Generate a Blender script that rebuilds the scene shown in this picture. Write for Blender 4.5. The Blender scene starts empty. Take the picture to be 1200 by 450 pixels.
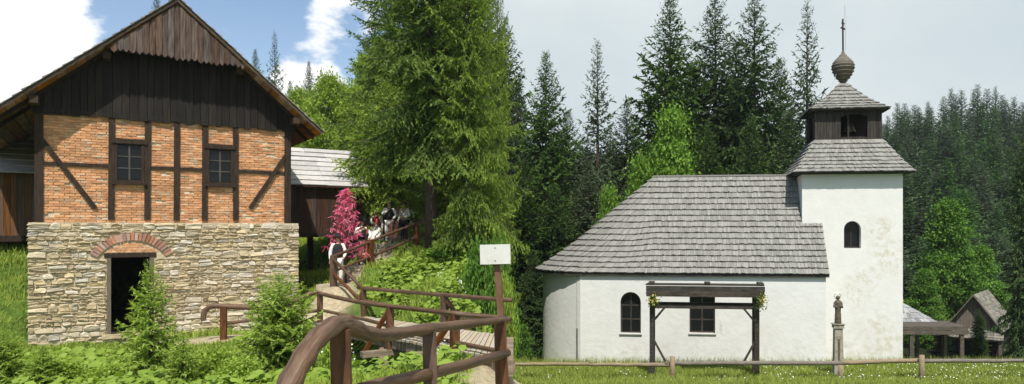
import bpy, bmesh, math, random
import numpy as np
from mathutils import Vector, Matrix

# ------------------------------------------------------------------ camera, sky, sun, exposure
F, PX0, HZ = 830.0, 700.0, 268.0          # focal length and principal point, in photo pixels (1200 x 450)
EZ = 1.6                                  # eye height above the ground at the viewer's feet
sc = bpy.context.scene
col = sc.collection
cam_d = bpy.data.cameras.new('camera')
cam = bpy.data.objects.new('camera', cam_d); col.objects.link(cam)
cam.location = (0, 0, EZ); cam.rotation_euler = (math.radians(90), 0, 0)
cam_d.sensor_width = 36; cam_d.lens = 36 * F / 1200
cam_d.shift_x = -(PX0 - 600) / 1200; cam_d.shift_y = (HZ - 225) / 1200
cam_d.clip_start = 0.1; cam_d.clip_end = 3000
sc.camera = cam

SUN_EL = math.radians(57); SUN_H = Vector((0.10, -0.99)).normalized()
SUN = Vector((SUN_H.x * math.cos(SUN_EL), SUN_H.y * math.cos(SUN_EL), math.sin(SUN_EL)))
sun_d = bpy.data.lights.new('sun', 'SUN'); sun_d.energy = 4.6; sun_d.angle = math.radians(0.5); sun_d.color = (1, .95, .86)
sun = bpy.data.objects.new('sun', sun_d); col.objects.link(sun)
sun.rotation_euler = SUN.to_track_quat('Z', 'Y').to_euler(); sun.location = (-20, -40, 60)

vs = sc.view_settings
vs.view_transform = 'Standard'; vs.look = 'None'; vs.gamma = 1; vs.use_curve_mapping = False; vs.exposure = 0.25

def pdir(px, py): return Vector(((px - PX0) / F, 1, -(py - HZ) / F)).normalized()

w = bpy.data.worlds.new('World'); sc.world = w; w.use_nodes = True
nt = w.node_tree; nt.nodes.clear()
def wn(t, **k):
    n = nt.nodes.new(t)
    for a, b in k.items(): setattr(n, a, b)
    return n
def wmath(op, a, b=None):
    n = wn('ShaderNodeMath', operation=op)
    for i, s in enumerate((a, b)):
        if s is None: continue
        if isinstance(s, (int, float)): n.inputs[i].default_value = s
        else: nt.links.new(s, n.inputs[i])
    return n.outputs[0]
def wrange(v, a, b, c=0, d=1):
    n = wn('ShaderNodeMapRange', interpolation_type='SMOOTHSTEP')
    nt.links.new(v, n.inputs[0])
    for i, x in enumerate((a, b, c, d)): n.inputs[i + 1].default_value = x
    return n.outputs[0]
tc = wn('ShaderNodeTexCoord')
sky = wn('ShaderNodeTexSky', sky_type='NISHITA'); sky.sun_disc = False
sky.sun_elevation = SUN_EL; sky.sun_rotation = math.atan2(SUN_H.x, SUN_H.y); sky.air_density = 1.0; sky.dust_density = .6
skyc = wn('ShaderNodeVectorMath', operation='SCALE'); nt.links.new(sky.outputs[0], skyc.inputs[0]); skyc.inputs['Scale'].default_value = 0.125
nz = wn('ShaderNodeTexNoise'); nz.inputs['Scale'].default_value = 9.0; nz.inputs['Detail'].default_value = 9; nz.inputs['Roughness'].default_value = .58
mp = wn('ShaderNodeMapping'); mp.inputs['Scale'].default_value = (1, 1, 1.9); nt.links.new(tc.outputs['Generated'], mp.inputs[0]); nt.links.new(mp.outputs[0], nz.inputs['Vector'])
bias = None
for px, py, rad, amp in ((15, 60, 4.6, .5), (62, 12, 2.8, .34), (-90, 20, 7, .5), (412, 18, 3.0, .55), (360, 86, 2.6, .45), (332, 92, 1.6, .26), (150, 28, 1.6, .14)):
    d = wn('ShaderNodeVectorMath', operation='DOT_PRODUCT'); nt.links.new(tc.outputs['Generated'], d.inputs[0]); d.inputs[1].default_value = pdir(px, py)
    b = wrange(d.outputs['Value'], math.cos(math.radians(rad * 1.25)), math.cos(math.radians(rad * .3)), 0, amp)
    bias = b if bias is None else wmath('ADD', bias, b)
dens = wmath('ADD', wmath('MULTIPLY_ADD', nz.outputs[0], 2.3) if False else wmath('SUBTRACT', wmath('MULTIPLY', nz.outputs[0], 2.2), .60), bias)
cum = wrange(dens, .72, 1.0)
side = wn('ShaderNodeVectorMath', operation='DOT_PRODUCT'); nt.links.new(tc.outputs['Generated'], side.inputs[0]); side.inputs[1].default_value = Vector((.993, .119, 0))
over = wrange(side.outputs['Value'], -.16, .02)
nz2 = wn('ShaderNodeTexNoise'); nz2.inputs['Scale'].default_value = 2.6; nz2.inputs['Detail'].default_value = 5; nt.links.new(mp.outputs[0], nz2.inputs['Vector'])
def wmix(f, a, b):
    n = wn('ShaderNodeMix', data_type='RGBA'); nt.links.new(f, n.inputs[0])
    for i, s in ((6, a), (7, b)):
        if isinstance(s, tuple): n.inputs[i].default_value = s
        else: nt.links.new(s, n.inputs[i])
    return n.outputs[2]
cumc = wmix(wrange(dens, .8, 1.3), (.80, .84, .90, 1), (1.0, 1.0, 1.0, 1))
ovc = wmix(wrange(nz2.outputs[0], .3, .75), (.53, .605, .635, 1), (.67, .725, .735, 1))
c1 = wmix(cum, skyc.outputs[0], cumc)
c2 = wmix(over, c1, ovc)
bg = wn('ShaderNodeBackground'); nt.links.new(c2, bg.inputs[0]); bg.inputs[1].default_value = 1.0
wo = wn('ShaderNodeOutputWorld'); nt.links.new(bg.outputs[0], wo.inputs[0])

# ------------------------------------------------------------------ helpers
rng = np.random.default_rng(7); R_ = random.Random(5)
def ray(px, py, Y): return Vector(((px - PX0) / F * Y, Y, EZ - (py - HZ) / F * Y))
def srgb(r, g, b):
    f = lambda c: c / 12.92 if c <= .04045 else ((c + .055) / 1.055) ** 2.4
    return tuple(f(x / 255) for x in (r, g, b))

MATS = {}
def mat(name, c1, c2=None, rough=.8, scale=4, stretch=(1, 1, 1), bump=0, bscale=None, objvar=0.0, attr=False, c3=None, trans=0, spec=.3, arng=(.6, 1.35), metal=0, contrast=(.35, .65), attr_to=None, stain=None, grain=False):
    """procedural material: noise between c1 and c2, optional third colour in patches, per-object and per-piece variation"""
    if name in MATS: return MATS[name]
    m = bpy.data.materials.new(name); m.use_nodes = True; t = m.node_tree; t.nodes.clear(); N = t.nodes.new; Lk = t.links.new
    out = N('ShaderNodeOutputMaterial'); tcn = N('ShaderNodeTexCoord'); mpn = N('ShaderNodeMapping'); mpn.inputs['Scale'].default_value = stretch
    if grain:
        ga_ = N('ShaderNodeAttribute'); ga_.attribute_name = 'grain'; Lk(ga_.outputs['Vector'], mpn.inputs[0])
    else: Lk(tcn.outputs['Object'], mpn.inputs[0])
    def noise(s, det=5, r=.6):
        n = N('ShaderNodeTexNoise'); n.inputs['Scale'].default_value = s; n.inputs['Detail'].default_value = det; n.inputs['Roughness'].default_value = r
        Lk(mpn.outputs[0], n.inputs['Vector']); return n.outputs[0]
    def rngn(v, a, b):
        n = N('ShaderNodeMapRange'); Lk(v, n.inputs[0]); n.inputs[1].default_value = a; n.inputs[2].default_value = b; return n.outputs[0]
    def mix(f, a, b, bt='MIX'):
        n = N('ShaderNodeMix'); n.data_type = 'RGBA'; n.blend_type = bt
        if isinstance(f, (int, float)): n.inputs[0].default_value = f
        else: Lk(f, n.inputs[0])
        for i, s in ((6, a), (7, b)):
            if isinstance(s, tuple): n.inputs[i].default_value = s[:3] + (1,)
            else: Lk(s, n.inputs[i])
        return n.outputs[2]
    c = mix(rngn(noise(scale), *contrast), c1, c2 or c1)
    if c3: c = mix(rngn(noise(scale * .37, 6, .7), .52, .66), c, c3)
    if attr:
        a = N('ShaderNodeAttribute'); a.attribute_name = 'v'
        if attr_to: c = mix(a.outputs['Fac'], c, attr_to)
        else:
            r = rngn(a.outputs['Fac'], 0, 1); r.node.inputs[3].default_value = arng[0]; r.node.inputs[4].default_value = arng[1]
            v = N('ShaderNodeVectorMath'); v.operation = 'SCALE'; Lk(c, v.inputs[0]); Lk(r, v.inputs['Scale']); c = v.outputs[0]
    if stain:
        for (cx, cy, cz, rad, sc_, amt) in stain[1]:
            d = N('ShaderNodeVectorMath'); d.operation = 'DISTANCE'; Lk(tcn.outputs['Object'], d.inputs[0]); d.inputs[1].default_value = (cx, cy, cz)
            q = rngn(d.outputs['Value'], rad, rad * .2)
            mm = N('ShaderNodeMath'); mm.operation = 'MULTIPLY'; Lk(q, mm.inputs[0]); Lk(rngn(noise(sc_, 8, .72), .48, .60), mm.inputs[1])
            m2 = N('ShaderNodeMath'); m2.operation = 'MULTIPLY'; Lk(mm.outputs[0], m2.inputs[0]); m2.inputs[1].default_value = amt
            c = mix(m2.outputs[0], c, stain[0])
    if objvar:
        oi = N('ShaderNodeObjectInfo'); r = rngn(oi.outputs['Random'], 0, 1); r.node.inputs[3].default_value = 1 - objvar; r.node.inputs[4].default_value = 1 + objvar
        v = N('ShaderNodeVectorMath'); v.operation = 'SCALE'; Lk(c, v.inputs[0]); Lk(r, v.inputs['Scale']); c = v.outputs[0]
        h = N('ShaderNodeHueSaturation'); fr = N('ShaderNodeMath'); fr.operation = 'MULTIPLY_ADD'; Lk(oi.outputs['Random'], fr.inputs[0]); fr.inputs[1].default_value = 37.7; fr.inputs[2].default_value = 0
        fc = N('ShaderNodeMath'); fc.operation = 'FRACT'; Lk(fr.outputs[0], fc.inputs[0]); r2 = rngn(fc.outputs[0], 0, 1); r2.node.inputs[3].default_value = .6; r2.node.inputs[4].default_value = 1.3
        Lk(r2, h.inputs['Saturation']); Lk(c, h.inputs['Color']); c = h.outputs[0]
    p = N('ShaderNodeBsdfPrincipled'); Lk(c, p.inputs['Base Color']); p.inputs['Roughness'].default_value = rough; p.inputs['Specular IOR Level'].default_value = spec; p.inputs['Metallic'].default_value = metal
    sh = p.outputs[0]
    if bump:
        b = N('ShaderNodeBump'); b.inputs['Strength'].default_value = 1; b.inputs['Distance'].default_value = bump; Lk(noise(bscale or scale * 4, 6, .65), b.inputs['Height']); Lk(b.outputs[0], p.inputs['Normal'])
    if trans:
        tr = N('ShaderNodeBsdfTranslucent'); Lk(mix(1.0, c, (1.15, 1.25, .55), 'MULTIPLY'), tr.inputs[0]); ms = N('ShaderNodeMixShader'); ms.inputs[0].default_value = trans
        Lk(sh, ms.inputs[1]); Lk(tr.outputs[0], ms.inputs[2]); sh = ms.outputs[0]
    Lk(sh, out.inputs[0]); MATS[name] = m; return m

class MB:
    def __init__(s): s.v = []; s.f = []; s.a = []; s.g = {}
    def add(s, vs_, fs, a=0.5):
        o = len(s.v); s.v += [tuple(v) for v in vs_]; s.f += [tuple(i + o for i in f) for f in fs]; s.a += [a] * len(vs_)
    def hexa(s, p, a=.5):      # 8 points: bottom 4, top 4
        s.add(p, [(3, 2, 1, 0), (4, 5, 6, 7), (0, 1, 5, 4), (1, 2, 6, 5), (2, 3, 7, 6), (3, 0, 4, 7)], a); return s
    def box(s, x0, x1, y0, y1, z0, z1, a=.5):
        return s.hexa([(x0, y0, z0), (x1, y0, z0), (x1, y1, z0), (x0, y1, z0), (x0, y0, z1), (x1, y0, z1), (x1, y1, z1), (x0, y1, z1)], a)
    def bar(s, p, q, w, h, up=(0, 0, 1), a=.5):
        p, q, up = Vector(p), Vector(q), Vector(up); d = (q - p).normalized(); x = d.cross(up)
        if x.length < 1e-4: x = d.cross(Vector((0, 1, 0)))
        x.normalize(); y = x.cross(d).normalized(); x = x * w / 2; y = y * h / 2
        return s.hexa([p - x - y, p + x - y, q + x - y, q - x - y, p - x + y, p + x + y, q + x + y, q - x + y], a)
    def prism(s, poly, y0, y1, a=.5):   # poly in (x, z), extruded along y
        n = len(poly); s.add([(x, y0, z) for x, z in poly] + [(x, y1, z) for x, z in poly],
            [tuple(range(n)), tuple(range(2 * n - 1, n - 1, -1))] + [(i, i + n, (i + 1) % n + n, (i + 1) % n) for i in range(n)], a); return s
    def tube(s, path, rad, n=10, a=.5, wob=0, caps=True, flat=1):
        P = [Vector(p) for p in path]; m = len(P); rad = rad if hasattr(rad, '__len__') else [rad] * m
        T = [(P[min(i + 1, m - 1)] - P[max(i - 1, 0)]).normalized() for i in range(m)]
        x = T[0].cross(Vector((0, 0, 1)))
        if x.length < .05: x = T[0].cross(Vector((0, 1, 0)))
        x.normalize(); vs_ = []; ln = R_.uniform(0, 9); o_ = len(s.v)
        for i in range(m):
            if i: ln += (P[i] - P[i - 1]).length
            x = (x - T[i] * x.dot(T[i])).normalized(); y = T[i].cross(x)
            for k in range(n):
                an = 2 * math.pi * k / n; r = rad[i] * (1 + (R_.uniform(-wob, wob) if wob else 0)); s.g[o_ + len(vs_)] = (rad[i] * math.cos(an), rad[i] * math.sin(an), ln)
                vs_.append(P[i] + x * r * math.cos(an) + y * r * flat * math.sin(an))
        fs = [(i * n + k, i * n + (k + 1) % n, (i + 1) * n + (k + 1) % n, (i + 1) * n + k) for i in range(m - 1) for k in range(n)]
        if caps: fs += [tuple(range(n - 1, -1, -1)), tuple((m - 1) * n + k for k in range(n))]
        s.add(vs_, fs, a); return s
    def lathe(s, prof, n=20, c=(0, 0), a=.5):   # prof (r, z)
        m = len(prof); vs_ = [(c[0] + r * math.cos(2 * math.pi * k / n), c[1] + r * math.sin(2 * math.pi * k / n), z) for r, z in prof for k in range(n)]
        fs = [(i * n + k, i * n + (k + 1) % n, (i + 1) * n + (k + 1) % n, (i + 1) * n + k) for i in range(m - 1) for k in range(n)]
        fs += [tuple(range(n - 1, -1, -1)), tuple((m - 1) * n + k for k in range(n))]
        s.add(vs_, fs, a); return s
    def mesh(s, name):
        me = bpy.data.meshes.new(name); me.from_pydata(s.v, [], s.f); at = me.attributes.new('v', 'FLOAT', 'POINT'); at.data.foreach_set('value', s.a)
        if s.g:
            ga_ = me.attributes.new('grain', 'FLOAT_VECTOR', 'POINT'); ga_.data.foreach_set('vector', [c for i in range(len(s.v)) for c in s.g.get(i, s.v[i])])
        return me
    def build(s, name, m, parent=None, smooth=False, kind=None):
        me = s.mesh(name); me.materials.append(m)
        if smooth: me.polygons.foreach_set('use_smooth', [True] * len(me.polygons))
        return link(name, me, parent, kind)

def link(name, me, parent=None, kind=None, loc=None):
    o = bpy.data.objects.new(name, me); col.objects.link(o)
    if parent: o.parent = parent
    if kind: o['kind'] = kind
    if loc is not None: o.location = loc
    return o
def tri_mesh(name, V, m, v=None, n=3, smooth=False):
    """V: (k, n, 3) array of separate n-gons"""
    V = np.asarray(V, dtype=np.float32); k = len(V); me = bpy.data.meshes.new(name)
    me.vertices.add(k * n); me.vertices.foreach_set('co', V.reshape(-1))
    me.loops.add(k * n); me.loops.foreach_set('vertex_index', np.arange(k * n, dtype=np.int32))
    me.polygons.add(k); me.polygons.foreach_set('loop_start', np.arange(0, k * n, n, dtype=np.int32)); me.polygons.foreach_set('loop_total', np.full(k, n, dtype=np.int32))
    me.update(calc_edges=True)
    if v is not None:
        at = me.attributes.new('v', 'FLOAT', 'POINT'); at.data.foreach_set('value', np.repeat(np.asarray(v, dtype=np.float32), n))
    me.materials.append(m); return me
def thing(name, label, cat, loc=(0, 0, 0), rz=0, group=None):
    o = bpy.data.objects.new(name, None); col.objects.link(o); o.empty_display_size = .3
    o.location = loc; o.rotation_euler = (0, 0, rz); o['label'] = label; o['category'] = cat
    if group: o['group'] = group
    return o
def tag(o, label, cat, group=None):
    o['label'] = label; o['category'] = cat
    if group: o['group'] = group
    return o
class Frame:
    """a building's own axes: x along its front, y into it, z up from its base"""
    def __init__(s, org, ang):
        s.o = Vector(org); s.ang = ang; s.u = Vector((math.cos(ang), math.sin(ang), 0)); s.m = Vector((-math.sin(ang), math.cos(ang), 0))
    def pix(s, px, py, y=0):      # where the sight line through a photo pixel meets the plane y of this frame
        r = Vector(((px - PX0) / F, 1, -(py - HZ) / F)); c = Vector((0, 0, EZ)); p0 = s.o + s.m * y
        t = (p0 - c).dot(s.m) / r.dot(s.m); p = c + r * t - s.o
        return p.dot(s.u), p.z
    def world(s, x, y, z): return s.o + s.u * x + s.m * y + Vector((0, 0, z))
def holed(mb_name, outer, holes, y, depth, m, parent, a=.5):
    """flat wall in the plane y with openings and their reveals running in by depth"""
    bm = bmesh.new(); loops = []
    for lp in [outer] + holes:
        vsx = [bm.verts.new((x, y, z)) for x, z in lp]; loops.append([bm.edges.new((vsx[i], vsx[(i + 1) % len(vsx)])) for i in range(len(vsx))])
    bmesh.ops.triangle_fill(bm, use_beauty=True, use_dissolve=False, edges=[e for l in loops for e in l], normal=(0, -1, 0))
    for lp in holes:
        A_ = [bm.verts.new((x, y, z)) for x, z in lp]; B_ = [bm.verts.new((x, y + depth, z)) for x, z in lp]
        for i in range(len(lp)): bm.faces.new((A_[i], A_[(i + 1) % len(lp)], B_[(i + 1) % len(lp)], B_[i]))
    me = bpy.data.meshes.new(mb_name); bm.to_mesh(me); bm.free(); me.materials.append(m)
    return link(mb_name, me, parent)
def arch(x0, x1, z0, z1, n=10):
    r = (x1 - x0) / 2; c = (x0 + x1) / 2; zs = z1 - r
    return [(x0, z0), (x1, z0)] + [(c + r * math.cos(math.pi * k / n), zs + r * math.sin(math.pi * k / n)) for k in range(n + 1)]
def lerp(a, b, t): return Vector(a) * (1 - t) + Vector(b) * t
def shingles(mb, S, rows, width, thick=.03, ref=(0, -1, 1), lap=.35, jit=.06, u0=0, u1=1):
    """courses of single shingles laid over the surface S(u, t), t = 0 at the eave"""
    rf_ = ref if callable(ref) else (lambda p, q=Vector(ref): q)
    for i in range(rows):
        t0 = i / rows; t1 = min(1, (i + 1 + lap) / rows)
        us = [u0 + (u1 - u0) * k / 60 for k in range(61)]; pts = [S(q, t0) for q in us]; acc = [0]
        for k in range(60): acc.append(acc[-1] + (pts[k + 1] - pts[k]).length)
        L = acc[-1]
        if L < .05: continue
        n = max(1, int(round(L / width))); cuts = [0] + sorted(min(L, max(0, (k + R_.uniform(-.3, .3)) * L / n)) for k in range(1, n)) + [L]
        inv = np.interp(cuts, acc, us)
        for k in range(n):
            a, b = inv[k], inv[k + 1]; ga = (b - a) * (.03 if width < .5 else .002); a += ga; b -= ga
            tj = t0 + R_.uniform(-jit, jit) / rows if i else t0 + R_.uniform(-jit * .5, jit * .5) / rows
            A, B, C_, D = S(a, tj), S(b, tj), S(b, t1), S(a, t1)
            nn = (B - A).cross(D - A)
            if nn.length < 1e-7: nn = (B - A).cross(C_ - A)
            if nn.length < 1e-7: continue
            nn.normalize()
            if nn.dot(rf_(A)) < 0: nn = -nn
            lift = thick * R_.uniform(.8, 1.35); e = nn * lift; e0 = nn * (lift - thick * .8)
            mb.add([A + e0, B + e0, A + e, B + e, C_ + nn * .002, D + nn * .002], [(0, 1, 3, 2), (2, 3, 4, 5), (0, 2, 5), (1, 4, 3)], R_.random())
def copy_tree(root, loc, rz, scale, label=None, group=None):
    r = root.copy(); col.objects.link(r); r.location = loc; r.rotation_euler = (0, 0, rz); r.scale = scale if hasattr(scale, '__len__') else (scale,) * 3
    if label: r['label'] = label
    if group: r['group'] = group
    for ch in root.children:
        c = ch.copy(); col.objects.link(c); c.parent = r
    return r

# ------------------------------------------------------------------ ground
CTL = []
for px, py, Y in ((392,337,23.6),(395,336,24.6),(425,312,26.5),(440,312,25),(460,287,29),(490,284,28),(478,285,30),(436,275,34),(520,270,34),(505,296,27),
                  (560,300,27),(590,310,24),(480,325,21.5),(550,338,18.5),(590,338,18.5),(590,300,30),(456,350,22.5),(535,370,18.6),(590,372,16.5),(420,356,22.5),
                  (385,372,21.5),(370,380,21),(345,384,23.6),(300,394,22.5),(265,397,20.8),(215,402,21),(180,398,21.4),(130,406,20.6),(32,415,20),(60,420,18.5),
                  (15,400,19.6),(5,375,20.5),(5,350,21.5),(20,330,22.4),(5,308,23),(25,292,24.3),(0,286,24.8),(5,280,27),(5,274,40),(-60,300,26),(-80,400,19),(100,436,15.5),(250,440,14),(330,430,15),(40,455,12.5),(180,462,11),(300,465,10.5),
                  (362,347,26.5),(380,320,29),(345,330,30),(200,330,32),(60,330,32),(420,270,38),(300,270,45),(520,262,45),(100,270,60),
                  (598,424,11.2),(575,436,10.4),(400,462,8.5),(455,455,9.6),(540,462,7.6),(585,500,6.3)):
    p = ray(px, py, Y); CTL.append((p.x, p.y, p.z))
CTL += [(0, 0, 0), (-2, 0, -.1), (2, 0, 0), (0, -12, .4), (-8, 2, -.5), (-14, 8, -1.2), (-1.2, 3.2, -.05), (-.9, 6.2, -.3), (-3.2, 5.2, -.6), (-5, 4, -.5),
        (-4.9, 15.2, -2.4), (-6.2, 17.3, -2.4), (-4.0, 14.2, -2.3), (-3.6, 16.2, -2.1), (-7.4, 13.6, -1.9), (-6.3, 12.0, -1.7), (-2.9, 13.7, -1.6), (-7.0, 19.6, -1.9), (-6.4, 19.6, -1.7), (-5.4, 17.8, -2.1), (-4.6, 16.9, -2.0), (-3.0, 14.8, -1.5), (-7.7, 20.6, -1.5), (-2.2, 13.0, -1.2),
        (-20, 60, 3), (-60, 60, 6), (-40, 30, 0), (-60, 10, 0), (-10, 70, 3), (-40, 110, 12), (0, 40, 1.5), (-30, -20, 0), (20, -20, 0)]
CTL = np.array(CTL)
_a, _b, _c, _d = ray(374, 378, 21), ray(592, 420, 11.0), ray(425, 371, 22.5), ray(594, 394, 13.5)
DECK = (tuple((_a + _c) / 2), tuple((_b + _d) / 2)); MO = (ray(32, 0, 20).x, 20.0); MU = (math.cos(math.radians(34.69)), math.sin(math.radians(34.69)))
def sstep(x, a, b):
    t = np.clip((x - a) / (b - a), 0, 1); return t * t * (3 - 2 * t)
def ground(X, Y):
    X = np.asarray(X, float); Y = np.asarray(Y, float); sh = X.shape; x = X.ravel(); y = Y.ravel()
    zl = np.empty(len(x))
    for i in range(0, len(x), 20000):
        s = slice(i, i + 20000); d2 = (x[s, None] - CTL[None, :, 0]) ** 2 + (y[s, None] - CTL[None, :, 1]) ** 2 + .06
        wgt = d2 ** -1.75; zl[s] = (wgt * CTL[None, :, 2]).sum(1) / wgt.sum(1)
    zl = zl + .05 * np.sin(x * 1.3 + 1.1 * np.sin(y * .9)) * np.sin(y * 1.1 + .6)
    zl = zl + np.clip(y - 60, 0, 400) * .10
    # the meadow on the chapel's side lies lower
    zr = np.interp(y, [-60, 0, 6, 12, 26, 30.5, 45, 62, 95, 160, 260, 420], [1.0, 0, -.12, -1.45, -4.15, -4.42, -6.75, -7.6, -1.5, 12.5, 26, 46])
    zr = zr + .03 * np.sin(x * .9) * np.sin(y * .8)
    tt = x + .12 * y
    tt = tt - .75 * sstep(y, 8, 10) * (1 - sstep(y, 13, 15)); wl = 1 - sstep(tt + .2 * np.sin(y * .9), -1.7, .15)
    wl = np.where(y < 7, np.maximum(wl, 1 - sstep(y, 4, 9)), wl)
    z = zl * wl + zr * (1 - wl)
    # keep the bank and gully clear of the bridge deck
    ax, ay, bx, by = DECK[0][0], DECK[0][1], DECK[1][0], DECK[1][1]; L2 = (bx - ax) ** 2 + (by - ay) ** 2
    t = ((x - ax) * (bx - ax) + (y - ay) * (by - ay)) / L2; tcl = np.clip(t, 0, 1); d = np.hypot(x - ax - tcl * (bx - ax), y - ay - tcl * (by - ay))
    lim = DECK[0][2] + (DECK[1][2] - DECK[0][2]) * tcl - .28 - 1.25 * sstep(tcl, .22, .45) * (1 - sstep(tcl, .72, .92)) + np.clip(d - 1.15, 0, 9) * 1.1
    lim = np.where((t < -.02) | (t > 1.02), 99, lim)
    # the mill's own footprint stays below its floor
    a = (x - MO[0]) * MU[0] + (y - MO[1]) * MU[1]; b = -(x - MO[0]) * MU[1] + (y - MO[1]) * MU[0]
    lim = np.where((a > .25) & (a < 6.9) & (b > .35) & (b < 7.7), np.minimum(lim, EZ - 3.6 + .05), lim)
    return np.minimum(z, lim).reshape(sh)
def gz(x, y): return float(ground(np.array([x]), np.array([y]))[0])
xs = np.concatenate([np.linspace(-300, -62, 18), np.linspace(-58, -21, 38), np.arange(-20, 24, .28), np.linspace(24.5, 70, 40), np.linspace(75, 320, 22)])
ys = np.concatenate([np.linspace(-60, -2, 16), np.arange(-1.5, 36, .28), np.linspace(36.5, 80, 60), np.linspace(82, 420, 60)])
GX, GY = np.meshgrid(xs, ys); GZ = ground(GX, GY)
PATH = [(ray(*q).x, ray(*q).y) for q in ((205,405,20.6),(265,398,20.5),(320,390,21.6),(372,378,21.6),(385,360,22.3),(392,345,23.6),(408,325,25.4),(430,305,26.8),(460,287,29),(485,275,31),(450,272,34))]
PATH2 = [(-1.5, 12.3), (-1.1, 9), (-.6, 6), (.1, 2), (.2, -4)]
def dpath(x, y, P):
    best = np.full(np.shape(x), 1e9)
    for (ax, ay), (bx, by) in zip(P[:-1], P[1:]):
        t = np.clip(((x - ax) * (bx - ax) + (y - ay) * (by - ay)) / ((bx - ax) ** 2 + (by - ay) ** 2), 0, 1)
        best = np.minimum(best, np.hypot(x - ax - t * (bx - ax), y - ay - t * (by - ay)))
    return best
def pathness(x, y):
    n = .18 * np.sin(x * 3.1 + y * 2.3) * np.sin(y * 4.3 - x)
    return np.maximum(np.maximum(1 - sstep(dpath(x, y, PATH) + n, .45, .9), 1 - sstep(dpath(x, y, PATH[:3]) + n, .9, 1.4)), 1 - sstep(dpath(x, y, PATH2) + n, .4, .8))
def ground_mat():
    m = bpy.data.materials.new('ground_turf_and_path'); m.use_nodes = True; t = m.node_tree; N = t.nodes.new; Lk = t.links.new; p = t.nodes['Principled BSDF']
    tcn = N('ShaderNodeTexCoord')
    def noise(s, d=6):
        n = N('ShaderNodeTexNoise'); n.inputs['Scale'].default_value = s; n.inputs['Detail'].default_value = d; Lk(tcn.outputs['Object'], n.inputs['Vector']); return n.outputs[0]
    def ramp(v, *st):
        r = N('ShaderNodeValToRGB'); Lk(v, r.inputs[0]); e = r.color_ramp.elements
        e[0].position, e[0].color = st[0][0], st[0][1] + (1,); e[1].position, e[1].color = st[-1][0], st[-1][1] + (1,)
        for q, c in st[1:-1]:
            k = e.new(q); k.color = c + (1,)
        return r.outputs[0]
    g = ramp(noise(2.2), (.3, (.035, .055, .012)), (.5, (.075, .13, .02)), (.7, (.14, .20, .04)))
    s = ramp(noise(9), (.3, (.30, .24, .15)), (.7, (.50, .43, .30)))
    at = N('ShaderNodeAttribute'); at.attribute_name = 'v'; mx = N('ShaderNodeMix'); mx.data_type = 'RGBA'; Lk(at.outputs['Fac'], mx.inputs[0]); Lk(g, mx.inputs[6]); Lk(s, mx.inputs[7])
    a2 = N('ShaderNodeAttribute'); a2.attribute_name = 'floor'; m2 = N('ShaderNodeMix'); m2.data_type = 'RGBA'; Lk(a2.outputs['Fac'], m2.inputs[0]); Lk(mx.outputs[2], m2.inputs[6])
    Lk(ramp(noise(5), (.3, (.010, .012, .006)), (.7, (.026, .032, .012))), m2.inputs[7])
    Lk(m2.outputs[2], p.inputs['Base Color']); p.inputs['Roughness'].default_value = .95; p.inputs['Specular IOR Level'].default_value = .1
    b = N('ShaderNodeBump'); b.inputs['Distance'].default_value = .06; Lk(noise(14), b.inputs['Height']); Lk(b.outputs[0], p.inputs['Normal'])
    return m
ny, nx = GX.shape
gv = np.stack([GX, GY, GZ], -1).reshape(-1, 3)
idx = np.arange(ny * nx).reshape(ny, nx); gf = np.stack([idx[:-1, :-1], idx[:-1, 1:], idx[1:, 1:], idx[1:, :-1]], -1).reshape(-1, 4)
gm = bpy.data.meshes.new('ground'); gm.from_pydata(gv.tolist(), [], gf.tolist())
gm.attributes.new('v', 'FLOAT', 'POINT').data.foreach_set('value', pathness(gv[:, 0], gv[:, 1]).astype(np.float32))
TT = gv[:, 0] + .12 * gv[:, 1]
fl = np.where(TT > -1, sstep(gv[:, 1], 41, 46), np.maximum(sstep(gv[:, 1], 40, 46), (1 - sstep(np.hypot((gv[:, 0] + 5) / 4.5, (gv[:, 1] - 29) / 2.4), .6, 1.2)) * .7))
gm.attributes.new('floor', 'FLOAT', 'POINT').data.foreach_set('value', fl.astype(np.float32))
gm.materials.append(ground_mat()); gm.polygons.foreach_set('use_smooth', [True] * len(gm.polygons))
link('ground', gm, kind='structure')
# ------------------------------------------------------------------ the half-timbered mill
timber = mat('dark_timber', (.020, .013, .009), (.045, .028, .019), .85, 3, (6, 6, 1), .006, 12)
gboard = mat('gable_boards', (.008, .007, .0065), (.026, .020, .016), .85, 2.2, (9, 9, .6), .008, 6, objvar=.3)  # overhang shade on the gable is put into this near-black colour
hboard = mat('weathered_hood_boards', (.042, .027, .023), (.14, .095, .076), .85, 2.5, (9, 9, .8), .008, 8, objvar=.25)
sheath = mat('red_brown_sheathing', (.26, .11, .045), (.50, .24, .10), .8, 3, (3, .5, 3), .005, 12, objvar=.3)
oldsh = mat('old_grey_shingle', (.14, .12, .105), (.30, .27, .24), .9, 5, (3, 3, 1), .01, 12, attr=True)
stone_m = mat('field_stone', (.43, .36, .25), (.60, .515, .375), .95, 3.5, (1, 1, 2), .035, 9, objvar=.24, c3=(.37, .30, .205))
mortar = mat('lime_mortar', (.46, .38, .26), (.58, .49, .345), .95, 6, bump=.03, bscale=14)
brick_m = mat('old_brick', (.66, .335, .165), (.52, .235, .115), .95, 7, (1, 1, 2.5), .012, 30, attr=True, c3=(.62, .50, .36), contrast=(.4, .68), arng=(.72, 1.22))
archb = mat('arch_brick', (.43, .235, .165), (.36, .175, .12), .95, 6, bump=.01, objvar=.28)
bmort = mat('brick_mortar', (.55, .44, .30), (.70, .60, .45), .95, 8, bump=.015, bscale=20)
glass = mat('old_window_glass', (.010, .011, .012), rough=.12, spec=.25)
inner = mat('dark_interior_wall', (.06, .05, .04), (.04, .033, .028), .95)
doorwood = mat('door_planks', (.05, .035, .025), (.10, .075, .055), .85, 3, (6, 6, .6), .005, 10)
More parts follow.
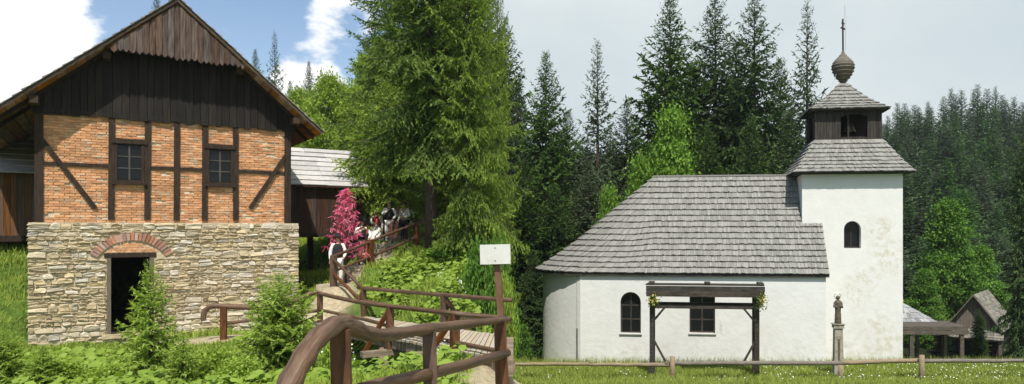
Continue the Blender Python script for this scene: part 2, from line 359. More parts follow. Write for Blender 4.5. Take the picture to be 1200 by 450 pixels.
frame_m = mat('grey_brown_door_frame', (.11, .085, .062), (.17, .135, .10), .85, 4, (6, 6, 1), .006, 10)

MF = Frame((ray(32, 0, 20).x, 20, EZ - 3.6), math.radians(34.69)); W = 7.22; MZ = 3.6
mill = thing('timber_framed_mill', 'old mill with rubble stone base, brick and timber upper wall and steep dark boarded gable', 'mill', MF.o, MF.ang)
ST, GB = 3.78, 6.90                                     # top of stone, bottom of gable boards
AC, AZ, AR = 2.48, 2.25, 1.22                           # door arch
dx0, dx1, dz0, dz1 = 1.84, 3.03, .46, 2.86
swall = holed('stone_wall', [(0.02, -1), (W - .02, -1), (W - .02, ST), (0.02, ST)], [[(dx0 + .06, dz0), (dx1 - .06, dz0), (dx1 - .06, dz1), (dx0 + .06, dz1)]], -.022, .5, mortar, mill)
zrow = [-.35]
while zrow[-1] < ST - .12: zrow.append(zrow[-1] + R_.choice((.08, .10, .11, .13, .15, .19)))
zrow[-1] = ST
waves = [(R_.uniform(0, 6), R_.uniform(.9, 2.2), R_.uniform(.012, .035)) for _ in zrow]
def wav(i, x): p, f, a = waves[i]; return 0 if i in (0, len(zrow) - 1) else a * (math.sin(x * f + p) + .5 * math.sin(x * f * 2.7 + p * 2))
cells = []
for i in range(len(zrow) - 1):
    h = zrow[i + 1] - zrow[i]; zm = zrow[i] + h / 2; gaps = []
    if dz0 - .05 < zm < dz1 + .02: gaps.append((dx0 - .01, dx1 + .01))
    if zm > 2.72:
        q = (AR + .02) ** 2 - (zm - AZ) ** 2
        if q > 0: gaps.append((AC - math.sqrt(q), AC + math.sqrt(q)))
    x = 0.0
    while x < W:
        wd = R_.choice((R_.uniform(.11, .28), R_.uniform(.2, .5))) * (h / .15) ** .4; x1 = min(W, x + wd)
        if W - x1 < .15: x1 = W
        segs = [(x, x1)]
        for g0, g1 in gaps:
            segs = [s for a, b in segs for s in ((a, min(b, g0)), (max(a, g1), b)) if s[1] - s[0] > .05]
        for a, b in segs:
            if h > .17 and b - a > .2 and R_.random() < .25: cells += [(i, a, b, 0, .52), (i, a, b, .52, 1)]
            else: cells.append((i, a, b, 0, 1))
        x = x1
def stone_mesh(c):
    i, a, b, f0, f1 = c; g = .009; j = lambda s=.014: R_.uniform(-s, s)
    def zz(x, f): lo = zrow[i] + wav(i, x); hi = zrow[i + 1] + wav(i + 1, x); return lo + (hi - lo) * f
    xm = (a + b) / 2; hh = zz(xm, f1) - zz(xm, f0); sk = j(.05) if b - a > .2 else 0
    ring = [(a + g - sk, zz(a, f0) + g), (xm, zz(xm, f0) + g + abs(j(.008))), (b - g - sk * .3, zz(b, f0) + g), (b - g + j(.02), zz(b, (f0 + f1) / 2)), (b - g - abs(j(.05)), zz(b, f1) - g - abs(j(.03))), (xm + j(.05), zz(xm, f1) - g), (a + g + abs(j(.05)), zz(a, f1) - g - abs(j(.03))), (a + g + j(.02), zz(a, (f0 + f1) / 2))]
    if a < .01: ring = [(max(x, -.02 + j(.012)), z) for x, z in ring]
    d = R_.uniform(.04, .085); cx = sum(p[0] for p in ring) / 8; cz = sum(p[1] for p in ring) / 8; tilt = j(.25)
    vs_ = [(x, .06, z) for x, z in ring]
    vs_ += [(x, -d * .5, z) for x, z in ring]
    vs_ += [(cx + (x - cx) * .9, -d + tilt * (z - cz) + j(.018), cz + (z - cz) * .78) for x, z in ring]
    fs = [(k, (k + 1) % 8, 8 + (k + 1) % 8, 8 + k) for k in range(8)] + [(8 + k, 8 + (k + 1) % 8, 16 + (k + 1) % 8, 16 + k) for k in range(8)] + [tuple(range(16, 24))]
    return vs_, fs
cells.sort(key=lambda c: -(c[2] - c[1]) * (zrow[c[0] + 1] - zrow[c[0]]) * (c[4] - c[3]) - (0 if zrow[c[0]] > 0 else -9))
small = MB()
for k, c in enumerate(cells):
    v_, f_ = stone_mesh(c)
    if k < 300: q = MB(); q.add(v_, f_); q.build('stone', stone_m, swall)
    else: small.add(v_, f_, R_.random())
if small.v: small.build('small_stones', stone_m, swall, kind='stuff')
for k in range(23):                                     # brick arch over the door
    a0 = math.radians(30 + k * 120 / 23 + .5); a1 = math.radians(30 + (k + 1) * 120 / 23 - .5); ro = AR + R_.uniform(-.02, .02); ri = 1.0; y = -.06 - R_.uniform(0, .03)
    P = [(AC + r * math.cos(a), AZ + r * math.sin(a)) for r, a in ((ri, a1), (ri, a0), (ro, a0), (ro, a1))]
    MB().prism(P, y, .05).build('arch_brick', archb, swall)
infill = MB()
for r in range(5):
    z0 = dz1 + .03 + r * .072; q = .955 ** 2 - (z0 + .066 - AZ) ** 2
    if q <= 0: continue
    hw = math.sqrt(q); x = AC - hw - r % 2 * .06
    while x < AC + hw:
        a, b = max(x, AC - hw), min(x + .115, AC + hw)
        if b - a > .03: infill.box(a, b - .01, -.035, .05, z0, z0 + .06, R_.random())
        x += .125
infill.build('arch_infill_bricks', brick_m, swall, kind='stuff')
dr = MB().box(dx0, dx0 + .11, -.04, .22, dz0, dz1 - .12).box(dx1 - .11, dx1, -.04, .22, dz0, dz1 - .12).build('door_frame', frame_m, mill)
MB().box(dx0 - .06, dx1 + .06, -.05, .24, dz1 - .12, dz1 + .01).build('lintel', timber, mill)
MB().box(dx0 - .1, dx1 + .1, -.14, .25, dz0 - .13, dz0).build('door_sill', stone_m, mill)
leaf = MB()
for k in range(5): leaf.box(dx1 - .15 - .03, dx1 - .15, .26 + k * .17, .26 + k * .17 + .16, dz0 + .02, dz1 - .14, R_.random())
leaf.build('open_door_leaf', doorwood, mill)
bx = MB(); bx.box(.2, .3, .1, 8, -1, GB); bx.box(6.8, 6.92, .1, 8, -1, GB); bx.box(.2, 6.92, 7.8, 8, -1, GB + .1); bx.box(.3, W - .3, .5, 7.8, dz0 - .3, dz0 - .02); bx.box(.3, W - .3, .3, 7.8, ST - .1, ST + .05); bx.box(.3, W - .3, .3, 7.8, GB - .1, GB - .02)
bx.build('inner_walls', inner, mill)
# brick infill of the upper wall
win = [(2.03, 2.78, 1.40 + MZ, 2.60 + MZ), (4.46, 5.21, 1.42 + MZ, 2.60 + MZ)]
bwall = holed('brick_wall', [(.17, ST), (6.94, ST), (6.94, GB + .15), (.17, GB + .15)], [[(a, c), (b, c), (b, d), (a, d)] for a, b, c, d in win], .065, .25, bmort, mill)
bk = MB(); z = ST + .005; r = 0
while z < GB + .05:
    x = .1 - (r % 2) * .125
    while x < 6.9:
        L = .235 + R_.uniform(-.015, .01); a, b = max(x, .18), min(x + L, 6.93)
        for g0, g1, c, d in win:
            if c - .05 < z < d:
                if a >= g0 and b <= g1: a = b
                elif a < g0 < b: b = g0
                elif a < g1 < b: a = g1
        if b - a > .04 and R_.random() > .03: o = R_.uniform(-.012, .01); bk.box(a, b, .036 + o, .09, z + R_.uniform(-.004, .004), z + .063, R_.random() ** 1.3)
        x += .25
    z += .077; r += 1
bk.build('bricks', brick_m, bwall, kind='stuff')
PS = [.25, 1.95, 2.86, 3.63, 4.40, 5.29, 6.86]
for k, x in enumerate(PS):
    wd = .2 if k in (0, 6) else .155; dxr = R_.uniform(-.02, .02)
    zb = ST + (.02 if k in (0, 6) else .10); MB().hexa([(x - wd / 2, -.02, zb), (x + wd / 2, -.02, zb), (x + wd / 2, .14, zb), (x - wd / 2, .14, zb), (x - wd / 2 + dxr, -.02, GB + .05), (x + wd / 2 + dxr, -.02, GB + .05), (x + wd / 2 + dxr, .14, GB + .05), (x - wd / 2 + dxr, .14, GB + .05)]).build('post', timber, mill)
for a, b in zip(PS[:-1], PS[1:]):
    wz = [w_ for w_ in win if a < (w_[0] + w_[1]) / 2 < b]
    if wz: continue
    MB().box(a + .06, b - .06, -.005, .13, 5.42, 5.52).build('rail', timber, mill)
for (xa, za, xb, zb) in ((.32, 6.15, 1.56, 4.22), (6.80, 6.05, 5.72, 4.28)):
    MB().bar((xa, .03, za), (xb, .03, zb), .12, .14, (0, 1, 0)).build('brace', timber, mill)
for (a, b, c, d) in win:
    wi = MB(); fr = .07
    wi.box(a, b, -.03, .12, c, c + fr).box(a, b, -.03, .12, d - fr, d).box(a, a + fr, -.03, .12, c + fr, d - fr).box(b - fr, b, -.03, .12, c + fr, d - fr)
    wo_ = wi.build('window', timber, mill)
    MB().box(a - .07, b + .07, -.06, -.031, d - .04, d + .10).build('head', timber, wo_); MB().box(a - .05, b + .05, -.09, .1, c - .07, c - .002).build('sill', timber, wo_)
    xm = (a + b) / 2; bars = MB().box(xm - .022, xm + .022, .0, .05, c + fr, d - fr)
    for k in (1, 2):
        z_ = c + fr + (d - c - 2 * fr) * k / 3
        bars.box(a + fr, xm - .022, .005, .045, z_ - .015, z_ + .015).box(xm + .022, b - fr, .005, .045, z_ - .015, z_ + .015)
    bars.build('glazing_bars', mat('window_bars', (.05, .045, .04), (.09, .08, .07), .7), wo_)
    for i in range(2):
        for k in range(3):
            x0 = a + fr if i == 0 else xm + .022; x1 = xm - .022 if i == 0 else b - fr; z0 = c + fr + (d - c - 2 * fr) * k / 3; z1 = c + fr + (d - c - 2 * fr) * (k + 1) / 3
            t_ = R_.uniform(-.006, .006); MB().hexa([(x0, .028, z0 + .015), (x1, .028 + t_, z0 + .015), (x1, .034 + t_, z0 + .015), (x0, .034, z0 + .015), (x0, .028 + t_, z1 - .015), (x1, .028, z1 - .015), (x1, .034, z1 - .015), (x0, .034 + t_, z1 - .015)]).build('pane', glass, wo_)
# gable
APX, APZ, SL = 3.6, 10.57, .885
def roofz(x, off=0): return APZ - off - SL * abs(x - APX)
gback = MB().prism([(.1, GB), (W - .1, GB), (W - .1, roofz(W - .1, .3)), (APX, APZ - .3), (.1, roofz(.1, .3))], .07, .12).build('gable_wall', inner, mill)
x = .12
while x < W - .1:
    wd = R_.uniform(.16, .25); x1 = min(W - .08, x + wd); zb = GB + R_.uniform(-.05, .03); y = -.05 - R_.uniform(0, .018); xm = (x + x1) / 2
    pl = [(x + .006, zb), (x1 - .006, zb)] + ([(x1 - .006, roofz(x1, .24)), (APX, APZ - .24), (x + .006, roofz(x, .24))] if x < APX < x1 else [(x1 - .006, roofz(x1, .24)), (x + .006, roofz(x, .24))])
    MB().prism(pl, y, .04).build('gable_board', gboard, mill); x = x1
hx, hz = MF.pix(205, 100, -.07); MB().box(hx - .07, hx + .07, -.085, -.06, hz - .09, hz + .09).build('hole_shade_block', mat('hole_shade_black', (.004, .004, .004)), mill)  # black block on the boards stands in for the shade inside a hole
x = 1.93; k = 0
while x < 5.40:
    wd = R_.uniform(.135, .175); x1 = min(5.44, x + wd); zb = 8.74 - .06 * (x - 1.9) / 3.4 + R_.uniform(-.035, .035); y = -.72 - (k % 2) * .022 - R_.uniform(0, .01); xm = (x + x1) / 2
    top = [(x1 - .004, roofz(x1, .17)), (APX, APZ - .17), (x + .004, roofz(x, .17))] if x < APX < x1 else [(x1 - .004, roofz(x1, .17)), (x + .004, roofz(x, .17))]
    MB().prism([(x + .004, zb + .09), (xm, zb), (x1 - .004, zb + .09)] + top, y, y + .025).build('hood_board', hboard, mill); x = x1; k += 1
MB().box(1.95, 5.38, -.685, -.61, 8.78, 8.9).build('hood_beam', timber, mill)
# roof
EXS = {-1: 4.95, 1: 4.19}; EX = 4.19; RY0, RY1 = -.75, 8.6
roof = MB().prism([(APX, APZ - .06), (APX - 4.95, roofz(APX - 4.95, .06)), (APX - 4.95, roofz(APX - 4.95, .075)), (APX, APZ - .075)], RY0 + .01, RY1).prism([(APX, APZ - .06), (APX + EX, roofz(APX + EX, .06)), (APX + EX, roofz(APX + EX, .075)), (APX, APZ - .075)], RY0 + .01, RY1).build('roof', oldsh, mill)
for sg in (-1, 1):
    EX = EXS[sg]; n = 19 if sg > 0 else 22
    for k in range(n):
        t0 = k / n; t1 = t0 + .88 / n; xa = APX + sg * EX * t0; xb = APX + sg * EX * t1
        MB().prism([(xa, roofz(xa, .078)), (xb, roofz(xb, .078)), (xb, roofz(xb, .115)), (xa, roofz(xa, .115))], RY0 + .02, RY1 - .1).build('sheathing_board', sheath, roof)
    for y in (-.12, 1.0):
        xb = APX + sg * (EX - .1); MB().prism([(APX, APZ - .118), (xb, roofz(xb, .118)), (xb, roofz(xb, .24)), (APX, APZ - .26)], y, y + .1).build('rafter', timber if y > -.5 else mat('brown_rafter', (.05, .03, .018), (.11, .06, .035), .85, 4, bump=.005), roof)
    xb = APX + sg * (EX + .02); MB().prism([(APX, APZ + .0), (xb, roofz(xb)), (xb, roofz(xb, .095)), (APX, APZ - .10)], RY0 - .045, RY0 - .01).build('verge_board', mat('verge_wood', (.05, .035, .026), (.11, .085, .065), .85, 3, (2, 2, 2), .01), roof)
    S = lambda u, t, sg=sg, EX=EX: Vector((APX + sg * (EX + .06) * (1 - t), RY0 - .09 + (RY1 - RY0) * u, roofz(APX + EX * (1 - t)) - .05 * (1 - t) * (1 if t < 1 else 0) + .012))
    sh = MB(); shingles(sh, S, 22, .17, .045, (sg, 0, 1), .4, .15); sh.build('shingles', oldsh, roof, kind='stuff')
    for (x_, z_, w_) in ((APX + sg * 3.42, roofz(APX + 3.42, .36), .2), (APX + sg * 1.75, roofz(APX + 1.75, .36), .18)):
        MB().box(x_ - w_ / 2, x_ + w_ / 2, -.68 if w_ == .2 else -.5, .3, z_ - .1, z_ + .1).build('purlin', mat('brown_rafter', (.05, .03, .018)), roof)
# ------------------------------------------------------------------ plank sheds behind the mill
plank_d = mat('shed_planks', (.035, .018, .012), (.10, .052, .034), .85, 2.5, (9, 9, .6), .006, 8, objvar=.3)
plank_l = mat('brown_shed_planks', (.085, .042, .022), (.17, .09, .05), .85, 2.5, (9, 9, .6), .006, 8, objvar=.25)
white_sh = mat('bleached_shingle', (.38, .365, .355), (.50, .485, .475), .85, 6, (1, 1, 3), .006, 16, attr=True, arng=(.88, 1.1))
def shed(x0, x1, zf, ze, zr, pm, label, posts):
    y0, ym, y1 = 5.0, 7.2, 9.4
    t = thing('plank_shed', label, 'shed', MF.world(x0, y0, zf), MF.ang)
    T = lambda x, y, z: (x - x0, y - y0, z - zf)
    mb = MB(); mb.hexa([T(x0 + .05, y0 + .03, zf), T(x1 - .05, y0 + .03, zf), T(x1 - .05, y1, zf), T(x0 + .05, y1, zf), T(x0 + .05, y0 + .03, ze - .05), T(x1 - .05, y0 + .03, ze - .05), T(x1 - .05, y1, ze - .05), T(x0 + .05, y1, ze - .05)]); mb.build('wall_core', inner, t)
    x = x0
    while x < x1 - .02:
        b = min(x1, x + R_.uniform(.14, .2)); p, q = T(x + .004, y0 - .02 - R_.uniform(0, .012), zf - .05), T(b - .004, y0 + .02, ze); MB().box(p[0], q[0], p[1], q[1], p[2], q[2]).build('plank', pm, t); x = b
    y = y0
    while y < y1 - .02:
        b = min(y1, y + .2); p, q = T(x1 - .02, y + .004, zf - .05), T(x1 + .02, b - .004, ze + (zr - ze) * (1 - abs((y + b) / 2 - ym) / (ym - y0)) - .1); MB().box(p[0], q[0], p[1], q[1], p[2], q[2]).build('plank', pm, t); y = b
    p, q = T(x0, y0 - .03, zf - .25), T(x1, y0 + .15, zf - .052); MB().box(p[0], q[0], p[1], q[1], p[2], q[2]).build('floor_beam', timber, t)
    ov = .3; rise = (zr - ze) / (ym - y0); A, B = Vector(T(x0 - .1, y0 - ov, ze - ov * rise + .05)), Vector(T(x1 + .1, y0 - ov, ze - ov * rise + .05)); C_, D = Vector(T(x1 + .1, ym, zr)), Vector(T(x0 - .1, ym, zr)); E_, G = Vector(T(x1 + .1, y1 + ov, ze - ov * rise)), Vector(T(x0 - .1, y1 + ov, ze - ov * rise)); dn = Vector((0, 0, -.05))
    rf = MB(); rf.hexa([A + dn, B + dn, C_ + dn, D + dn, A, B, C_, D]); rf.hexa([D + dn, C_ + dn, E_ + dn, G + dn, D, C_, E_, G]); rf = rf.build('roof', plank_d, t)
    s1 = MB(); shingles(s1, lambda u, tt: lerp(lerp(A, B, u), lerp(D, C_, u), tt) + Vector((0, 0, .004)), 8, 2.4, .05, (0, -1, 1), .2, .02); shingles(s1, lambda u, tt: lerp(lerp(G, E_, u), lerp(D, C_, u), tt) + Vector((0, 0, .004)), 8, 2.4, .05, (0, 1, 1), .2, .02)
    s1.build('shingles', white_sh, rf, kind='stuff')
    for (x, y) in posts:
        wv = MF.world(x, y, 0); g = gz(wv.x, wv.y) - MF.o.z; p = T(x, y, 0); MB().box(p[0] - .11, p[0] + .11, p[1] - .11, p[1] + .11, g - .1 - zf, -.25).build('post', timber, t)
shed(7.42, 10.9, 3.50, 5.52, 7.12, plank_d, 'dark plank shed with bleached shingle roof behind the pink ribbon tree', ((7.6, 5.4), (10.7, 5.4), (7.6, 9), (10.7, 9), (9.2, 7.2)))
shed(-6.2, -.12, 3.42, 5.62, 7.2, plank_l, 'brown plank shed raised above the grass at the left edge', ((-6, 5.4), (-3, 5.4), (-6, 9), (-.6, 9)))
# ------------------------------------------------------------------ the chapel
plaster = mat('white_plaster', (.66, .66, .645), (.725, .725, .707), .92, 1.1, bump=.018, bscale=4, contrast=(.3, .7), c3=(.65, .645, .62), stain=((.40, .385, .32), [(x_, 0, .1, 1.1, 3 + i_ * .3, .35) for i_, x_ in enumerate((.6, 2.3, 3.9, 5.4, 6.9, 8.3, 9.6))] + [(-1.3, 1.0, .1, 1.0, 3.3, .25), (6.3, 0, 1.5, .5, 7, .6), (2.5, 0, 3.6, 1.2, 2.2, .25)]))
tstain = []
shing_m = mat('grey_roof_shingle', (.20, .195, .18), (.30, .295, .275), .9, 9, (6, 6, 1), .008, 20, attr=True, arng=(.78, 1.16))
belfry_m = mat('belfry_boards', (.022, .019, .016), (.055, .047, .04), .85, 2.5, (8, 8, .7), .006, 10, objvar=.3)
dwood = mat('dark_window_wood', (.03, .024, .02), (.06, .05, .04), .8, 5)
CF = Frame((ray(680, 0, 32.5).x, 32.5, EZ - 6.0), -math.radians(6.87))
CB = 6.0
chapel = thing('white_chapel', 'whitewashed chapel with grey shingle roof, rounded end and square belfry tower', 'chapel', CF.o, CF.ang)
NW = 6.4; L = CF.pix(968, 370, 0)[0]
ze = CF.pix(700, 320, -.15)[1]; zr = CF.pix(850, 206, NW / 2)[1]; xr0 = CF.pix(768, 206, NW / 2)[0]
wtop = ze + .12
def wnd(pxa, pxb, pya, pyb, y=0):
    a, zt = CF.pix(pxa, pya, y); b, zb = CF.pix(pxb, pyb, y); return a, b, zb, zt
w1 = wnd(727, 751, 342, 391); w2 = wnd(808, 838, 344, 391)
holed('nave_wall', [(0, -1.5), (L, -1.5), (L, wtop), (0, wtop)], [arch(*w1), [(w2[0], w2[2]), (w2[1], w2[2]), (w2[1], w2[3]), (w2[0], w2[3])]], 0, .32, plaster, chapel)
APH = [(0, 0), (-.55, .36), (-1.08, .76), (-1.55, 1.22), (-1.93, 1.75), (-2.19, 2.35), (-2.30, 2.85)]
AP = APH + [(-2.33, NW / 2)] + [(x, NW - y) for x, y in APH[::-1]]
ap = MB()
FN = [AP[0]]
for a, b in zip(AP[:-1], AP[1:]): FN += [(a[0] + (b[0] - a[0]) * q, a[1] + (b[1] - a[1]) * q) for q in (.5, 1)]
ap.add([(x, y, -1.5) for x, y in FN] + [(x, y, wtop) for x, y in FN], [(i, i + 1, len(FN) + i + 1, len(FN) + i) for i in range(len(FN) - 1)])
ap2 = MB(); ap2.add([(0, NW, -1.5), (L, NW, -1.5), (L, NW, wtop), (0, NW, wtop)], [(0, 1, 2, 3)]); ap2.add([(L, 0, -1.5), (L, NW, -1.5), (L, NW, zr - .2), (L, NW / 2, zr - .1), (L, 0, wtop)], [(0, 1, 2, 3, 4)])
ap.build('apse_wall', plaster, chapel, smooth=True); ap2.build('rear_wall', plaster, chapel)
MB().box(0, L, .4, .45, -1.5, wtop).build('inner_wall', inner, chapel)
def arched_window(x0, x1, z0, z1, y, parent, rows=3, thick=.05):
    out = arch(x0, x1, z0, z1); r = (x1 - x0) / 2; xm = (x0 + x1) / 2
    i_ = [(xm + (x - xm) * (1 - .13), z0 + .06 + (z - z0) * (1 - .09)) for x, z in out]; n = len(out)
    f = MB(); f.add([(x, y, z) for x, z in out] + [(x, y, z) for x, z in i_] + [(x, y + .06, z) for x, z in i_], [(k, (k + 1) % n, n + (k + 1) % n, n + k) for k in range(n)] + [(n + k, n + (k + 1) % n, 2 * n + (k + 1) % n, 2 * n + k) for k in range(n)])
    wobj = f.build('window', dwood, parent)
    b = MB(); b.box(xm - .03, xm + .03, y + .005, y + .05, z0 + .06, z1 - .03)
    hs = [z0 + (z1 - z0) * k / rows for k in range(1, rows)]
    for z in hs: b.box(x0 + .04, xm - .03, y + .008, y + .047, z - .03, z + .03).box(xm + .03, x1 - .04, y + .008, y + .047, z - .03, z + .03)
    b.build('glazing_bars', dwood, wobj)
    zz = [z0] + hs + [z1]
    for s in (-1, 1):
        for k in range(rows):
            lo, hi = zz[k], zz[k + 1]; P = [(xm, lo), (xm + s * r, lo)]
            if k < rows - 1: P += [(xm + s * r, hi), (xm, hi)]
            else: P += [(xm + s * r * math.cos(q * math.pi / 12), z1 - r + r * math.sin(q * math.pi / 12)) for q in range(0, 7)]
            tl = R_.uniform(-.008, .008); m_ = MB(); m_.add([(x, y + .03 + tl * (z - lo), z) for x, z in P], [tuple(range(len(P)))]); m_.build('pane', glass, wobj)
    MB().box(x0 - .05, x1 + .05, y - .31, y - .02, z0 - .05, z0 - .004).build('sill', mat('grey_sill', (.38, .37, .34), (.46, .45, .42)), wobj) if rows == 3 else None
    return wobj
arched_window(*w1, .24, chapel)
a, b, c, d = w2; wi = MB(); fr_ = .07; y_ = .24
wi.box(a, b, y_, y_ + .06, c, c + fr_).box(a, b, y_, y_ + .06, d - fr_, d).box(a, a + fr_, y_, y_ + .06, c + fr_, d - fr_).box(b - fr_, b, y_, y_ + .06, c + fr_, d - fr_); wi = wi.build('window', dwood, chapel); xm = (a + b) / 2; bars = MB().box(xm - .04, xm + .04, y_ + .004, y_ + .056, c + fr_, d - fr_)
for k in (1, 2): z_ = c + (d - c) * k / 3; bars.box(a + fr_, xm - .04, y_ + .008, y_ + .05, z_ - .03, z_ + .03).box(xm + .04, b - fr_, y_ + .008, y_ + .05, z_ - .03, z_ + .03)
bars.build('glazing_bars', dwood, wi); MB().box(a - .05, b + .05, -.06, .22, c - .05, c - .004).build('sill', mat('grey_sill', (.38, .37, .34)), wi)
for k in range(3):
    for x0_, x1_ in ((a + fr_, xm - .04), (xm + .04, b - fr_)): z0_, z1_ = c + (d - c) * k / 3, c + (d - c) * (k + 1) / 3; MB().hexa([(x0_, y_ + .028, z0_ + .03), (x1_, y_ + .028, z0_ + .03), (x1_, y_ + .034, z0_ + .03), (x0_, y_ + .034, z0_ + .03), (x0_, y_ + .03, z1_ - .03), (x1_, y_ + .03, z1_ - .03), (x1_, y_ + .036, z1_ - .03), (x0_, y_ + .036, z1_ - .03)]).build('pane', glass, wi)
# roof: one eave line running along the front, round the apse and back along the far side
ev = [(L + .12, -.15), (xr0, -.15), (.05, -.15), (-.2, -.08), (-.75, .14), (-1.32, .54), (-1.83, 1.03), (-2.25, 1.6), (-2.52, 2.25), (-2.66, NW / 2), (-2.52, NW - 2.25), (-2.25, NW - 1.6), (-1.83, NW - 1.03), (-1.32, NW - .54), (-.75, NW - .14), (-.2, NW + .08), (.05, NW + .22), (xr0, NW + .22), (L + .12, NW + .22)]
evl = [0]
for a, b in zip(ev[:-1], ev[1:]): evl.append(evl[-1] + math.hypot(b[0] - a[0], b[1] - a[1]))
xT, _ = CF.pix(940, 240, 2.0)
# depth of the tower front: where the roof plane passes the pixel row of the step in the roof edge
best = min((abs(CF.pix(950, 262, y)[1] - (ze + (zr - ze) * (y + .15) / (NW / 2 + .15))), y) for y in [k * .05 for k in range(5, 60)])[1]
TY = best; xT = CF.pix(940, 240, TY)[0]; TX1 = CF.pix(1058, 300, TY)[0]
def nave_S(u, t):
    q = u * evl[-1]; x = float(np.interp(q, evl, [e[0] for e in ev])); y = float(np.interp(q, evl, [e[1] for e in ev]))
    rx = max(xr0, min(x, L + .12)); kick = t - .022 * math.sin(min(1, t / .6) * math.pi) * min(1, (xr0 - x) / 1.5) - .02 * math.sin(t * math.pi) if x < xr0 else t - .02 * math.sin(t * math.pi)
    xx = x + (rx - x) * t; yy = y + (NW / 2 - y) * t; z = ze + (zr - ze) * kick
    return Vector((xx, yy, z))
base = MB(); nu, ntt = 80, 10
for i in range(nu + 1):
    for k in range(ntt + 1):
        p = nave_S(i / nu, k / ntt); base.v.append((p.x, p.y, p.z - .03)); base.a.append(.5)
base.f = [(i * (ntt + 1) + k, (i + 1) * (ntt + 1) + k, (i + 1) * (ntt + 1) + k + 1, i * (ntt + 1) + k + 1) for i in range(nu) for k in range(ntt)]
nroof = base.build('nave_roof', mat('roof_underside', (.03, .025, .02), (.05, .042, .035)), chapel)
sh = MB()
for u0, u1 in ((0, .5), (.5, 1)):
    shingles(sh, nave_S, 17, .10, .085, lambda p: Vector((min(0, p.x - xr0), (p.y - NW / 2) * 2, 1.5)), .3, .05, u0, u1)
sh.build('shingles', shing_m, nroof, kind='stuff')
MB().box(xr0 - .1, L + .12, NW / 2 - .09, NW / 2 + .09, zr - .03, zr + .045).build('ridge_cap', shing_m, nroof)
eb = MB()
for a, b in zip(ev[:9], ev[1:10]): eb.bar((a[0], a[1] + .03, ze - .075), (b[0] + (.02 if b[0] > 0 else 0), b[1] + .03, ze - .075), .03, .09)
eb.build('eave_board', belfry_m, nroof)
# lightning conductor on the apse
cx, _ = CF.pix(676, 360, .13)
c_ = MB(); c_.tube([(-.16, .06, 0), (-.16, .06, wtop)], .012, 6); c_.build('lightning_wire', mat('grey_wire', (.35, .35, .34)), chapel); MB().tube([(-.16, .055, -.2), (-.16, .055, CF.pix(676, 385, 0)[1])], .035, 8).build('wire_guard_pipe', mat('dark_pipe', (.10, .095, .09), (.14, .13, .12)), chapel)
# tower
TW = TX1 - xT; TD = 3.7; TC = (xT + TX1) / 2; tz = CF.pix(1000, 204, TY)[1]
k1 = CF.pix(989, 259, TY); k2 = CF.pix(1009, 291, TY)
xs0 = CF.pix(1030, 270, TY); xs1 = CF.pix(1040, 300, TY); xs2 = CF.pix(1000, 345, TY); xs3 = CF.pix(1030, 385, TY); xs4 = CF.pix(1015, 330, TY)
tplaster = mat('tower_plaster', (.67, .665, .64), (.725, .72, .70), .92, 1.3, bump=.012, bscale=5, contrast=(.3, .7),
    stain=((.50, .455, .34), [(xs0[0], TY, xs0[1], 1.0, 3.0, .8), (xs1[0], TY, xs1[1], 1.2, 3.4, .75), (xs4[0], TY, xs4[1], 1.1, 3.7, .7), (xs3[0], TY, xs3[1], 1.3, 3.2, .65), (xs2[0], TY, xs2[1], 1.0, 4, .6), (TC, TY, .3, 1.6, 2.7, .6), (TC + 1.6, TY, .5, 1.4, 3.1, .6)]))
holed('tower_wall', [(xT, -2), (TX1, -2), (TX1, tz), (xT, tz)], [arch(k1[0], k2[0], k2[1], k1[1])], TY, .45, tplaster, chapel)
tb = MB(); tb.add([(xT, TY, -2), (xT, TY + TD, -2), (xT, TY + TD, tz), (xT, TY, tz), (TX1, TY, -2), (TX1, TY + TD, -2), (TX1, TY + TD, tz), (TX1, TY, tz)], [(0, 1, 2, 3), (4, 7, 6, 5), (1, 5, 6, 2), (3, 2, 6, 7)]); tb.build('tower_side_walls', tplaster, chapel)
MB().box(xT + .02, TX1 - .02, TY + .46, TY + .5, 0, tz - .1).build('inner_wall', inner, chapel)
xm = (k1[0] + k2[0]) / 2; lw = MB(); lw.box(k1[0] + .02, k2[0] - .02, TY + .3, TY + .34, k2[1], k2[1] + .06); lw.box(xm - .02, xm + .02, TY + .3, TY + .33, k2[1], k1[1] - .02); lw = lw.build('window', dwood, chapel)
m_ = MB(); m_.add([(x, TY + .33, z) for x, z in arch(k1[0], k2[0], k2[1], k1[1])], [tuple(range(13))]); m_.build('pane', glass, lw)
